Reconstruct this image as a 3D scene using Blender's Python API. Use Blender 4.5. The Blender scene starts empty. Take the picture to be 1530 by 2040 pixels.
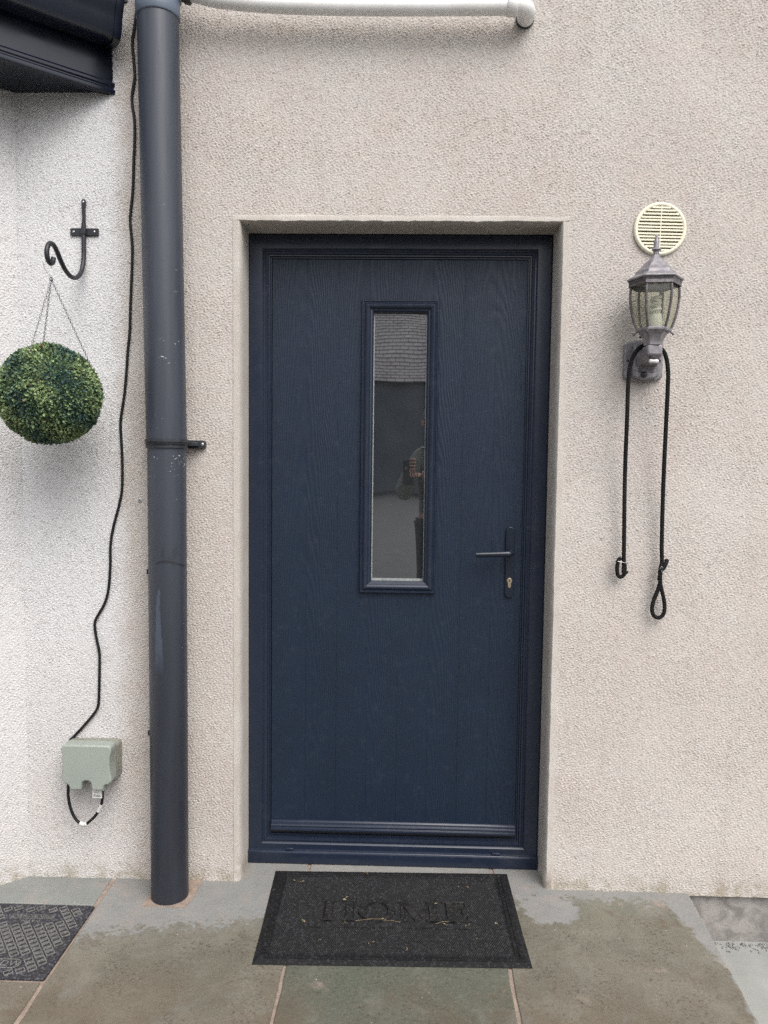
import bpy, bmesh, math, random
import numpy as np
from mathutils import Vector, Matrix
random.seed(7)
RAD = math.radians
S = bpy.context.scene
COL = S.collection

# ------------------------------------------------------------------ camera
cam_d = bpy.data.cameras.new("camera")
cam_d.sensor_fit = 'HORIZONTAL'
cam_d.sensor_width = 36.0
cam_d.lens = 36.0 * 1500 / 1530
cam_d.clip_start = 0.02
cam_d.clip_end = 1000
cam = bpy.data.objects.new("camera", cam_d)
COL.objects.link(cam)
_rot = (Matrix.Rotation(RAD(1.4481), 3, 'Z') @ Matrix.Rotation(RAD(-3.6649), 3, 'X')
        @ Matrix.Rotation(RAD(-0.6825), 3, 'Y'))
_rt, _fw, _up = _rot.col[0], _rot.col[1], _rot.col[2]
_m = Matrix((( _rt[0], _up[0], -_fw[0]), (_rt[1], _up[1], -_fw[1]), (_rt[2], _up[2], -_fw[2]))).to_4x4()
_m.translation = Vector((0.0211, -2.2928, 1.3260))
cam.matrix_world = _m
S.camera = cam

# ------------------------------------------------------------------ world, sun, exposure
SUN_EL, SUN_AZ = 52.0, 152.0      # azimuth clockwise from +Y (the wall looks to -Y = 180)
wd = bpy.data.worlds.new("World")
S.world = wd
wd.use_nodes = True
wn = wd.node_tree
bg = wn.nodes["Background"]
sky = wn.nodes.new("ShaderNodeTexSky")
sky.sky_type = 'NISHITA'
sky.sun_disc = False
sky.sun_elevation = RAD(SUN_EL)
sky.sun_rotation = RAD(SUN_AZ)
sky.air_density = 1.0
sky.dust_density = 4.0
sky.ozone_density = 1.0
hs = wn.nodes.new("ShaderNodeHueSaturation")      # overcast: the blue is washed out
hs.inputs["Saturation"].default_value = 0.34
wn.links.new(sky.outputs[0], hs.inputs["Color"])
wn.links.new(hs.outputs[0], bg.inputs["Color"])
bg.inputs["Strength"].default_value = 0.13

sun_d = bpy.data.lights.new("sun", 'SUN')
sun_d.energy = 1.2
sun_d.angle = RAD(50)
sun_d.color = (1.0, 0.965, 0.92)
sun = bpy.data.objects.new("sun", sun_d)
COL.objects.link(sun)
_az, _el = RAD(SUN_AZ), RAD(SUN_EL)
_tosun = Vector((math.sin(_az) * math.cos(_el), math.cos(_az) * math.cos(_el), math.sin(_el)))
sun.rotation_euler = _tosun.to_track_quat('Z', 'Y').to_euler()
sun.location = (2, -6, 8)

S.view_settings.view_transform = 'Standard'
S.view_settings.look = 'None'
S.view_settings.gamma = 1
S.view_settings.use_curve_mapping = False
S.view_settings.exposure = 0.80
S.cycles.use_denoising = False
S.cycles.max_bounces = 7
S.cycles.diffuse_bounces = 2
S.cycles.glossy_bounces = 3
S.cycles.transmission_bounces = 4
S.cycles.transparent_max_bounces = 8
S.cycles.caustics_reflective = False
S.cycles.caustics_refractive = False


# ------------------------------------------------------------------ helpers: materials
class NT:
    def __init__(self, name):
        self.m = bpy.data.materials.new(name)
        self.m.use_nodes = True
        self.t = self.m.node_tree
        self.b = self.t.nodes["Principled BSDF"]
        self.out = self.t.nodes["Material Output"]

    def n(self, kind, **kw):
        nd = self.t.nodes.new("ShaderNode" + kind)
        for k, v in kw.items():
            setattr(nd, k, v)
        return nd

    def put(self, sock, v):
        if hasattr(v, "is_output") or isinstance(v, bpy.types.NodeSocket):
            self.t.links.new(v, sock)
        elif isinstance(v, (tuple, list)) and len(v) == 3 and sock.type == 'RGBA':
            sock.default_value = (*v, 1)
        else:
            sock.default_value = v

    def pos(self):
        return self.n("NewGeometry").outputs["Position"]

    def obj(self):
        return self.n("TexCoord").outputs["Object"]

    def mapping(self, vec, scale=(1, 1, 1), loc=(0, 0, 0), rot=(0, 0, 0)):
        m = self.n("Mapping")
        self.put(m.inputs["Vector"], vec)
        m.inputs["Scale"].default_value = scale
        m.inputs["Location"].default_value = loc
        m.inputs["Rotation"].default_value = rot
        return m.outputs[0]

    def noise(self, vec, scale=5, detail=4, rough=0.55, dist=0.0, col=False):
        nd = self.n("TexNoise")
        self.put(nd.inputs["Vector"], vec)
        nd.inputs["Scale"].default_value = scale
        nd.inputs["Detail"].default_value = detail
        nd.inputs["Roughness"].default_value = rough
        nd.inputs["Distortion"].default_value = dist
        return nd.outputs["Color" if col else "Fac"]

    def vor(self, vec, scale=5, feature='F1', out="Distance", rand=1.0):
        nd = self.n("TexVoronoi", feature=feature)
        self.put(nd.inputs["Vector"], vec)
        nd.inputs["Scale"].default_value = scale
        nd.inputs["Randomness"].default_value = rand
        return nd.outputs[out]

    def ramp(self, fac, stops):
        nd = self.n("ValToRGB")
        e = nd.color_ramp.elements
        while len(e) < len(stops):
            e.new(0.5)
        for el, (p, c) in zip(e, stops):
            el.position = p
            el.color = (c, c, c, 1) if isinstance(c, (int, float)) else (*c, 1)
        self.put(nd.inputs[0], fac)
        return nd.outputs[0]

    def mix(self, fac, a, b, mode='MIX'):
        nd = self.n("Mix", data_type='RGBA', blend_type=mode)
        self.put(nd.inputs[0], fac)
        self.put(nd.inputs[6], a)
        self.put(nd.inputs[7], b)
        return nd.outputs[2]

    def math(self, op, a, b=0.0, c=0.0, clamp=False):
        nd = self.n("Math", operation=op, use_clamp=clamp)
        self.put(nd.inputs[0], a)
        self.put(nd.inputs[1], b)
        self.put(nd.inputs[2], c)
        return nd.outputs[0]

    def rng(self, v, a, b, c=0.0, d=1.0, smooth=False):
        nd = self.n("MapRange")
        if smooth:
            nd.interpolation_type = 'SMOOTHSTEP'
        for i, x in enumerate((v, a, b, c, d)):
            self.put(nd.inputs[i], x)
        return nd.outputs[0]

    def xyz(self, vec):
        nd = self.n("SeparateXYZ")
        self.put(nd.inputs[0], vec)
        return nd.outputs

    def bump(self, h, strength=0.3, dist=0.002, normal=None):
        nd = self.n("Bump")
        nd.inputs["Strength"].default_value = strength
        nd.inputs["Distance"].default_value = dist
        self.put(nd.inputs["Height"], h)
        if normal is not None:
            self.put(nd.inputs["Normal"], normal)
        return nd.outputs[0]

    def set(self, color=None, rough=None, metal=None, normal=None, spec=None, **kw):
        b = self.b
        if color is not None:
            self.put(b.inputs["Base Color"], color)
        if rough is not None:
            self.put(b.inputs["Roughness"], rough)
        if metal is not None:
            self.put(b.inputs["Metallic"], metal)
        if normal is not None:
            self.put(b.inputs["Normal"], normal)
        if spec is not None:
            self.put(b.inputs["Specular IOR Level"], spec)
        for k, v in kw.items():
            self.put(b.inputs[k.replace("_", " ")], v)
        return self.m


def mottled(name, c1, c2, rough=0.5, scale=20, metal=0.0, bump=0.0, bscale=200, spec=0.5, coord='obj', lo=0.35, hi=0.65):
    t = NT(name)
    p = t.obj() if coord == 'obj' else t.pos()
    f = t.ramp(t.noise(p, scale, 5, 0.6), [(lo, 0.0), (hi, 1.0)])
    c = t.mix(f, c1, c2)
    r = t.rng(t.noise(p, scale * 2.3, 3), 0.3, 0.7, rough - 0.07, rough + 0.07)
    nrm = t.bump(t.noise(p, bscale, 3), bump, 0.001) if bump else None
    return t.set(color=c, rough=r, metal=metal, normal=nrm, spec=spec)


# ------------------------------------------------------------------ helpers: geometry
def link(name, me, mat=None, parent=None, loc=None, rot=None):
    o = bpy.data.objects.new(name, me)
    COL.objects.link(o)
    if mat is not None and me is not None and not me.materials:
        me.materials.append(mat)
    if parent is not None:
        o.parent = parent
    if loc is not None:
        o.location = loc
    if rot is not None:
        o.rotation_euler = rot
    return o


def tag(o, label=None, cat=None, group=None, kind=None):
    if label: o["label"] = label
    if cat: o["category"] = cat
    if group: o["group"] = group
    if kind: o["kind"] = kind
    return o


def thing(name, label, cat, loc=(0, 0, 0), rot=(0, 0, 0), group=None):
    o = bpy.data.objects.new(name, None)
    o.empty_display_size = 0.05
    COL.objects.link(o)
    o.location = loc
    o.rotation_euler = rot
    return tag(o, label, cat, group)


class MB:
    """collects polygons; build() links them as one mesh object"""
    def __init__(self):
        self.v, self.f, self.s = [], [], []

    def add(self, vs, fs, smooth=False, M=None):
        b = len(self.v)
        self.v += [tuple(M @ Vector(p)) if M is not None else tuple(p) for p in vs]
        self.f += [tuple(b + i for i in f) for f in fs]
        self.s += [smooth] * len(fs)
        return self

    def box(self, x0, x1, y0, y1, z0, z1, M=None):
        v = [(x0, y0, z0), (x1, y0, z0), (x1, y1, z0), (x0, y1, z0),
             (x0, y0, z1), (x1, y0, z1), (x1, y1, z1), (x0, y1, z1)]
        f = [(0, 3, 2, 1), (4, 5, 6, 7), (0, 1, 5, 4), (1, 2, 6, 5), (2, 3, 7, 6), (3, 0, 4, 7)]
        return self.add(v, f, False, M)

    def prism(self, poly, a0, a1, axis='z', M=None, smooth=False):
        """poly 2-D, counter-clockwise; extruded along axis from a0 to a1"""
        def P(u, w, a):
            return {'z': (u, w, a), 'y': (u, a, w), 'x': (a, u, w)}[axis]
        n = len(poly)
        v = [P(u, w, a0) for u, w in poly] + [P(u, w, a1) for u, w in poly]
        self.add(v, [(i, (i + 1) % n, n + (i + 1) % n, n + i) for i in range(n)], smooth, M)
        self.add(v, [tuple(range(n - 1, -1, -1)), tuple(range(n, 2 * n))], False, M)
        return self

    def tube(self, pts, r, n=10, caps=True, closed=False, flat=None, smooth=True):
        pts = [Vector(p) for p in pts]
        N = len(pts)
        rr = r if isinstance(r, (list, tuple)) else [r] * N
        T = []
        for i in range(N):
            if closed:
                t = pts[(i + 1) % N] - pts[i - 1]
            else:
                t = pts[min(i + 1, N - 1)] - pts[max(i - 1, 0)]
            T.append(t.normalized())
        up = Vector((0, 0, 1)) if abs(T[0].z) < 0.9 else Vector((0, 1, 0))
        nx = T[0].cross(up).normalized()
        v = []
        for i in range(N):
            nx = (nx - T[i] * nx.dot(T[i])).normalized()
            ny = T[i].cross(nx)
            for k in range(n):
                a = 2 * math.pi * k / n
                fx = flat if flat else 1.0
                v.append(pts[i] + (nx * math.cos(a) + ny * math.sin(a) * fx) * rr[i])
        f = []
        rng = N if closed else N - 1
        for i in range(rng):
            j = (i + 1) % N
            for k in range(n):
                k2 = (k + 1) % n
                f.append((i * n + k, i * n + k2, j * n + k2, j * n + k))
        self.add(v, f, smooth)
        if caps and not closed:
            self.add(v[:n], [tuple(range(n - 1, -1, -1))])
            self.add(v[-n:], [tuple(range(n))])
        return self

    def lathe(self, prof, n=24, off=0.0, center=(0, 0, 0), caps=True, smooth=True, M=None):
        """prof: list of (r, z)"""
        cx, cy, cz = center
        v = []
        for r, z in prof:
            for k in range(n):
                a = off + 2 * math.pi * k / n
                v.append((cx + r * math.cos(a), cy + r * math.sin(a), cz + z))
        f = []
        for i in range(len(prof) - 1):
            for k in range(n):
                k2 = (k + 1) % n
                f.append((i * n + k, i * n + k2, (i + 1) * n + k2, (i + 1) * n + k))
        self.add(v, f, smooth, M)
        if caps:
            self.add(v[:n], [tuple(range(n - 1, -1, -1))], False, M)
            self.add(v[-n:], [tuple(range(n))], False, M)
        return self

    def ring(self, prof, x0, x1, z0, z1, y):
        """mitred moulding round a rectangle; prof = [(inset u, depth v)], u grows inwards, v grows to +Y"""
        v = []
        for u, d in prof:
            v += [(x0 + u, y + d, z0 + u), (x1 - u, y + d, z0 + u), (x1 - u, y + d, z1 - u), (x0 + u, y + d, z1 - u)]
        f = []
        for i in range(len(prof) - 1):
            for k in range(4):
                k2 = (k + 1) % 4
                f.append((i * 4 + k, i * 4 + k2, (i + 1) * 4 + k2, (i + 1) * 4 + k))
        return self.add(v, f)

    def mesh(self, name):
        me = bpy.data.meshes.new(name)
        me.from_pydata(self.v, [], self.f)
        me.polygons.foreach_set("use_smooth", self.s)
        me.update()
        return me

    def build(self, name, mat, parent=None, loc=None, rot=None, bevel=0.0, seg=2, angle=35):
        me = self.mesh(name)
        bm = bmesh.new(); bm.from_mesh(me)
        bmesh.ops.remove_doubles(bm, verts=bm.verts, dist=1e-6)
        bmesh.ops.recalc_face_normals(bm, faces=bm.faces)
        bm.to_mesh(me); bm.free()
        if any(self.s):
            me.set_sharp_from_angle(angle=RAD(66))
        o = link(name, me, mat, parent, loc, rot)
        if bevel:
            m = o.modifiers.new("bevel", 'BEVEL')
            m.width = bevel; m.segments = seg; m.limit_method = 'ANGLE'; m.angle_limit = RAD(angle)
            m.harden_normals = False
            me.polygons.foreach_set("use_smooth", [True] * len(me.polygons))
            me.set_sharp_from_angle(angle=RAD(40))
        return o


def spline(pts, n=8):
    """Catmull-Rom through 3-D points"""
    P = [Vector(p) for p in pts]
    P = [2 * P[0] - P[1]] + P + [2 * P[-1] - P[-2]]
    out = []
    for i in range(1, len(P) - 2):
        p0, p1, p2, p3 = P[i - 1], P[i], P[i + 1], P[i + 2]
        for k in range(n):
            t = k / n
            out.append(0.5 * ((2 * p1) + (p2 - p0) * t + (2 * p0 - 5 * p1 + 4 * p2 - p3) * t * t
                              + (3 * p1 - p0 - 3 * p2 + p3) * t ** 3))
    out.append(P[-2])
    return out


def rrect(x0, x1, z0, z1, r, n=6):
    """rounded rectangle polygon, counter-clockwise"""
    out = []
    for cx, cz, a0 in ((x1 - r, z1 - r, 0), (x0 + r, z1 - r, 90), (x0 + r, z0 + r, 180), (x1 - r, z0 + r, 270)):
        for k in range(n + 1):
            a = RAD(a0 + 90 * k / n)
            out.append((cx + r * math.cos(a), cz + r * math.sin(a)))
    return out


def band_noise(nx, nz, step, lam, width, seed, aspect=1.0):
    """band-pass noise field on a grid (values about unit variance); lam = main wavelength in metres"""
    r = np.random.default_rng(seed)
    f = np.fft.rfft2(r.standard_normal((nx, nz)))
    kx = np.fft.fftfreq(nx, step)[:, None] * aspect
    kz = np.fft.rfftfreq(nz, step)[None, :]
    k = np.sqrt(kx ** 2 + kz ** 2) + 1e-9
    g = np.exp(-(np.log(k * lam) / width) ** 2)
    h = np.fft.irfft2(f * g, s=(nx, nz))
    return h / h.std()


def relief(nx, nz, step, seed):
    n = band_noise(nx, nz, step, 0.0068, 0.50, seed, 1.6)
    n2 = band_noise(nx, nz, step, 0.03, 0.5, seed + 1)
    big = band_noise(nx, nz, step, 0.35, 0.6, seed + 2)
    h = np.minimum(n, 0.9) * 0.00086 * (1 + 0.10 * np.clip(band_noise(nx, nz, step, 0.5, 0.7, seed + 5), -1.6, 1.6)) * (1 + 0.15 * n2) + n2 * 0.00012 + big * 0.0006
    return h


# ------------------------------------------------------------------ materials
def mat_render(name, white=None):
    """rough cement render, cream, whiter next to the splayed corner"""
    t = NT(name)
    p = t.pos()
    big = t.noise(p, 2.2, 4, 0.6)
    med = t.noise(p, 14, 4, 0.6)
    c = t.mix(t.ramp(big, [(0.36, 0.0), (0.64, 1.0)]), (0.518, 0.460, 0.427), (0.556, 0.518, 0.487))
    c = t.mix(t.ramp(med, [(0.38, 0.0), (0.66, 0.55)]), c, (0.530, 0.515, 0.487))
    streak = t.noise(t.mapping(p, (6, 6, 0.7)), 3.0, 4, 0.6)
    c = t.mix(t.ramp(streak, [(0.55, 0.0), (0.75, 0.35)]), c, (0.40, 0.355, 0.315))
    x, y, z = t.xyz(p)
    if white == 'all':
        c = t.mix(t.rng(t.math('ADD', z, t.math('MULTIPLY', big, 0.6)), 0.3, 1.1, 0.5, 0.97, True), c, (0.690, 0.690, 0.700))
    elif white is not None:
        wob = t.math('MULTIPLY', t.math('SUBTRACT', t.noise(p, 6, 5, 0.65), 0.5), 0.16)
        xe = t.math('ADD', x, wob)
        f = t.rng(xe, -0.88, -0.80, 1.0, 0.0, True)
        low = t.rng(t.math('ADD', z, t.math('MULTIPLY', wob, 4)), 0.15, 1.0, 0.45, 1.0, True)
        f = t.math('MULTIPLY', f, low)
        c = t.mix(f, c, (0.685, 0.690, 0.705))
    # splash dirt at the foot, small dark flecks of aggregate
    foot = t.math('MULTIPLY', t.rng(z, 0.0, 0.07, 1.0, 0.0, True), t.rng(t.noise(p, 22, 4, 0.65), 0.40, 0.62))
    c = t.mix(t.math('MULTIPLY', foot, 0.75), c, (0.27, 0.24, 0.155))
    fl = t.math('MULTIPLY', t.rng(t.vor(p, 130), 0.10, 0.17, 1.0, 0.0), t.rng(t.noise(p, 60, 2), 0.56, 0.62))
    c = t.mix(t.math('MULTIPLY', fl, 0.75), c, (0.16, 0.14, 0.13))
    grain = t.noise(p, 420, 3, 0.6)
    c = t.mix(t.rng(grain, 0.35, 0.65, 0.0, 0.30), c, (0.30, 0.265, 0.235))
    cell = t.vor(t.mapping(p, (150, 150, 230)), 1.0, 'F1', "Color")          # random aggregate tones; the dark cells imitate shaded pits
    cr = t.xyz(cell)[0]
    c = t.mix(t.rng(cr, 0.80, 1.0, 0.0, 0.38), c, (0.250, 0.215, 0.190))
    c = t.mix(t.rng(cr, 0.0, 0.22, 0.30, 0.0), c, (0.66, 0.62, 0.59))
    nrm = t.bump(grain, 0.55, 0.0012)
    return t.set(color=c, rough=0.92, normal=nrm, spec=0.25)


M_WALL = mat_render("render_cream", white=True)


def mat_reveal():
    t = NT("render_smooth")
    p = t.pos()
    c = t.mix(t.ramp(t.noise(p, 9, 4, 0.6), [(0.35, 0.0), (0.65, 1.0)]), (0.475, 0.435, 0.395), (0.535, 0.505, 0.465))
    sp = t.rng(t.noise(p, 330, 3, 0.7), 0.56, 0.68, 0.0, 0.55)
    c = t.mix(sp, c, (0.25, 0.225, 0.20))
    x, y, z = t.xyz(p)
    foot = t.math('MULTIPLY', t.rng(z, 0.0, 0.10, 1.0, 0.0, True), t.rng(t.noise(p, 26, 4, 0.65), 0.42, 0.6))
    c = t.mix(t.math('MULTIPLY', foot, 0.65), c, (0.27, 0.22, 0.15))
    return t.set(color=c, rough=0.93, normal=t.bump(t.noise(p, 300, 4, 0.65), 0.7, 0.0015), spec=0.25)


M_REVEAL = mat_reveal()


def mat_plinth():
    t = NT("plinth_concrete")
    p = t.pos()
    c = t.mix(t.ramp(t.noise(p, 22, 6, 0.65, 0.6), [(0.4, 0.0), (0.62, 1.0)]), (0.19, 0.18, 0.17), (0.32, 0.30, 0.285))
    return t.set(color=c, rough=0.9, normal=t.bump(t.noise(p, 120, 5, 0.7), 0.6, 0.002), spec=0.25)


M_PLINTH = mat_plinth()


def mat_slab(name, dry, wet, wet2):
    """natural stone flag: dry strip along the wall, rain-wet and brown beyond it"""
    t = NT(name)
    p = t.pos()
    x, y, z = t.xyz(p)
    n1 = t.math('SUBTRACT', t.noise(p, 24, 6, 0.68, 0.4), 0.5)
    n0 = t.math('SUBTRACT', t.noise(p, 5, 3, 0.55), 0.5)
    thr = t.ramp(t.rng(x, -1.0, 1.0), [(0.0, 0.30), (0.075, 0.285), (0.285, 0.195), (0.5, 0.13), (0.69, 0.05), (0.95, 0.055)])
    thr = t.n("RGBToBW") if False else thr
    d = t.math('SUBTRACT', t.math('MULTIPLY', y, -1.0), thr)
    d = t.math('ADD', d, t.math('ADD', t.math('ADD', t.math('MULTIPLY', n1, 0.22), t.math('MULTIPLY', t.math('SUBTRACT', t.noise(p, 70, 4, 0.6), 0.5), 0.16)), t.math('MULTIPLY', n0, 0.10)))
    wetf = t.math('ADD', t.math('MULTIPLY', t.rng(d, -0.006, 0.012, 0, 1, True), 0.62), t.math('MULTIPLY', t.rng(d, -0.05, 0.10, 0, 1, True), 0.38))
    # a dry tongue beside the mat
    px = t.math('DIVIDE', t.math('SUBTRACT', x, 0.475), 0.095)
    py = t.math('DIVIDE', t.math('SUBTRACT', y, -0.10), 0.085)
    e = t.math('SQRT', t.math('ADD', t.math('MULTIPLY', px, px), t.math('MULTIPLY', py, py)))
    e = t.math('ADD', e, t.math('MULTIPLY', n1, 1.5))
    wetf = t.math('MULTIPLY', wetf, t.rng(e, 0.80, 1.02, 0, 1, True))
    # and a dry lip along the open right-hand edge
    s = t.math('SUBTRACT', t.math('MULTIPLY_ADD', y, 0.067, 0.926), x)
    lip = t.rng(y, -0.40, -0.03, 0.0, 0.085)
    wetf = t.math('MULTIPLY', wetf, t.rng(t.math('ADD', t.math('SUBTRACT', s, lip), t.math('MULTIPLY', n1, 0.10)), -0.004, 0.010))
    cd = t.mix(t.ramp(t.noise(p, 8, 5, 0.6), [(0.35, 0.0), (0.68, 1.0)]), dry, tuple(a * 1.14 for a in dry))
    cd = t.mix(t.rng(t.noise(p, 150, 3, 0.7), 0.55, 0.75, 0, 0.30), cd, (0.36, 0.35, 0.33))
    cd = t.mix(t.rng(t.noise(p, 13, 4, 0.6, 0.5), 0.50, 0.70, 0, 0.6), cd, (0.27, 0.235, 0.215))
    cd = t.mix(t.rng(t.noise(t.mapping(p, loc=(4, 4, 0)), 30, 5, 0.7), 0.56, 0.68, 0, 0.4), cd, (0.150, 0.150, 0.140))
    cw = t.mix(t.ramp(t.noise(p, 6, 6, 0.65, 0.5), [(0.38, 0.0), (0.62, 1.0)]), wet, wet2)
    grit = t.rng(t.noise(p, 95, 6, 0.75), 0.52, 0.64)
    cl = t.rng(t.noise(p, 7.5, 5, 0.65), 0.44, 0.60)
    cw = t.mix(t.math('MULTIPLY', t.math('MULTIPLY', grit, cl), 0.9), cw, (0.040, 0.028, 0.019))
    cw = t.mix(t.rng(t.noise(p, 210, 4, 0.7), 0.5, 0.72, 0, 0.35), cw, (0.24, 0.22, 0.18))
    gc = t.xyz(t.vor(t.mapping(p, (210, 210, 210)), 1.0, 'F1', "Color"))[0]
    cw = t.mix(t.math('MULTIPLY', t.rng(gc, 0.80, 1.0, 0, 0.75), t.rng(t.noise(p, 10, 5, 0.7, 0.5), 0.46, 0.62, 0.12, 1.0)), cw, (0.052, 0.040, 0.029))
    cw = t.mix(t.rng(gc, 0.0, 0.16, 0.22, 0), cw, (0.25, 0.235, 0.20))
    brown = t.math('MULTIPLY', t.rng(y, -0.25, -0.75, 0.0, 1.0, True), t.rng(t.noise(p, 4.5, 5, 0.65, 0.4), 0.38, 0.62))
    cw = t.mix(t.math('MULTIPLY', brown, 0.8), cw, (0.118, 0.090, 0.062))
    algae = t.math('MULTIPLY', t.rng(y, -0.30, -0.05, 0.0, 1.0, True), t.rng(t.noise(t.mapping(p, loc=(1, 5, 0)), 6, 4, 0.6), 0.42, 0.6))
    cw = t.mix(t.math('MULTIPLY', algae, 0.55), cw, (0.145, 0.150, 0.108))
    cw = t.mix(t.rng(t.noise(p, 11, 5, 0.65, 0.6), 0.55, 0.72, 0, 0.55), cw, (0.175, 0.170, 0.148))
    cw = t.mix(t.rng(t.noise(t.mapping(p, loc=(7, 2, 0)), 9, 5, 0.65, 0.8), 0.57, 0.70, 0, 0.6), cw, (0.105, 0.078, 0.055))
    fleck = t.math('MULTIPLY', t.rng(t.vor(p, 55), 0.06, 0.10, 1, 0), t.rng(t.noise(p, 18, 2), 0.62, 0.66))
    c = t.mix(wetf, cd, cw)
    c = t.mix(t.math('MULTIPLY', fleck, 0.8), c, (0.62, 0.60, 0.57))
    pink = t.rng(t.noise(t.mapping(p, loc=(3, 1, 0)), 9, 3), 0.66, 0.74, 0, 0.35)
    c = t.mix(pink, c, (0.40, 0.29, 0.25))
    r = t.rng(wetf, 0, 1, 0.85, 0.56)
    h = t.math('ADD', t.noise(p, 60, 5, 0.65), t.math('MULTIPLY', t.noise(p, 7, 3), 3.0))
    return t.set(color=c, rough=r, normal=t.bump(h, 0.5, 0.003), spec=0.35)


M_SLAB = mat_slab("flagstone_brown", (0.205, 0.205, 0.198), (0.178, 0.166, 0.134), (0.128, 0.120, 0.094))
M_SLAB_G = mat_slab("flagstone_green", (0.222, 0.219, 0.208), (0.088, 0.098, 0.077), (0.106, 0.112, 0.090))
M_SLAB_D = mat_slab("flagstone_grey", (0.195, 0.203, 0.192), (0.150, 0.145, 0.115), (0.130, 0.126, 0.100))
M_MORTAR = mottled("mortar_pink", (0.33, 0.26, 0.215), (0.22, 0.175, 0.145), 0.95, 40, bump=0.8, bscale=160, spec=0.2, coord='pos')
M_YARD = mottled("yard_concrete", (0.26, 0.27, 0.255), (0.32, 0.32, 0.305), 0.85, 7, bump=0.5, bscale=90, spec=0.3, coord='pos')


def mat_door(name, base, grain=0.0, rough=0.42):
    t = NT(name)
    p = t.pos()
    c = t.mix(t.rng(t.noise(p, 7, 3), 0.35, 0.65), base, tuple(a * 1.12 for a in base))
    dust = t.rng(t.noise(p, 35, 5, 0.7), 0.55, 0.8, 0, 0.05)
    c = t.mix(dust, c, (0.3, 0.3, 0.3))
    fleck = t.math('MULTIPLY', t.rng(t.vor(p, 28), 0.02, 0.035, 1, 0), t.rng(t.noise(p, 9, 2), 0.6, 0.64))
    c = t.mix(t.math('MULTIPLY', fleck, 0.5), c, (0.4, 0.42, 0.45))
    if grain:
        x, y, z = t.xyz(p)
        # moulded oak grain: rings of a slightly tilted log cut by the face -> cathedral arches
        w = t.math('MULTIPLY', t.math('SUBTRACT', t.noise(t.mapping(p, (3.0, 1, 0.55)), 2.2, 4, 0.55), 0.5), 0.34)
        cell = t.math('SUBTRACT', t.math('FRACT', t.math('DIVIDE', t.math('ADD', x, 0.405), 0.203)), 0.5)
        u = t.math('MULTIPLY', t.math('ADD', cell, t.math('MULTIPLY', w, 0.6)), 2.0)
        zz = t.math('ADD', t.math('MULTIPLY', z, 1.1), t.math('MULTIPLY', w, 3.0))
        rr = t.math('ADD', t.math('MULTIPLY', t.math('MULTIPLY', u, u), 1.6), zz)
        ringv = t.math('SINE', t.math('MULTIPLY', rr, 46.0))
        pores = t.noise(t.mapping(p, (330, 1, 9)), 1.0, 3, 0.6)
        h = t.math('ADD', t.math('MULTIPLY', ringv, 0.4), t.math('MULTIPLY', pores, 1.6))
        nrm = t.bump(h, grain, 0.0012)
        c = t.mix(t.rng(ringv, -1.0, 1.0, 0.0, 0.25), c, tuple(a * 0.60 for a in base))
        r = t.rng(ringv, -1, 1, rough - 0.06, rough + 0.06)
    else:
        nrm = t.bump(t.noise(p, 55, 3), 0.05, 0.001)
        r = t.rng(t.noise(p, 12, 3), 0.3, 0.7, rough - 0.05, rough + 0.05)
    return t.set(color=c, rough=r, normal=nrm, spec=0.34 if grain else 0.5)


M_LEAF = mat_door("door_skin_navy", (0.0092, 0.0176, 0.0350), grain=0.55, rough=0.46)
M_FRAME = mat_door("frame_navy", (0.0108, 0.0172, 0.0335), rough=0.31)
M_HANDLE = mat_door("handle_navy", (0.0075, 0.0125, 0.0240), rough=0.28)
M_RUBBER = mottled("gasket_black", (0.008, 0.008, 0.009), (0.014, 0.014, 0.015), 0.6, 30)
M_BRASS = mottled("lock_brass", (0.62, 0.50, 0.36), (0.74, 0.62, 0.46), 0.28, 60, metal=1.0)
M_DARK = mottled("keyway_dark", (0.01, 0.01, 0.01), (0.02, 0.02, 0.02), 0.6, 50)
M_SPACER = mottled("spacer_aluminium", (0.24, 0.26, 0.25), (0.34, 0.36, 0.35), 0.5, 60, metal=0.0)


def mat_glass():
    """sealed unit before a dark hall: mirror reflection of four glass faces over a diffuse haze painted in to lift the darks"""
    t = NT("glazing")
    gl = t.n("BsdfGlossy"); gl.inputs["Roughness"].default_value = 0.012
    lw = t.n("LayerWeight"); lw.inputs["Blend"].default_value = 0.5
    k = t.math('MULTIPLY_ADD', t.math('POWER', lw.outputs["Facing"], 5.0), 0.7, 0.26, clamp=True)
    t.put(gl.inputs["Color"], t.mix(k, (0.0, 0.0, 0.0), (0.98, 0.99, 1.0)))
    t.put(gl.inputs["Normal"], t.bump(t.noise(t.pos(), 5.0, 1, 0.5), 0.14, 0.004))
    du = t.n("BsdfDiffuse")
    t.put(du.inputs[0], t.mix(t.rng(t.noise(t.pos(), 9, 4, 0.6), 0.3, 0.7), (0.012, 0.013, 0.0145), (0.019, 0.0205, 0.022)))  # dim bluish haze painted over the reflection
    ad = t.n("AddShader")
    t.t.links.new(gl.outputs[0], ad.inputs[0]); t.t.links.new(du.outputs[0], ad.inputs[1])
    t.t.links.new(ad.outputs[0], t.out.inputs[0])
    return t.m


M_GLASS = mat_glass()


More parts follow.
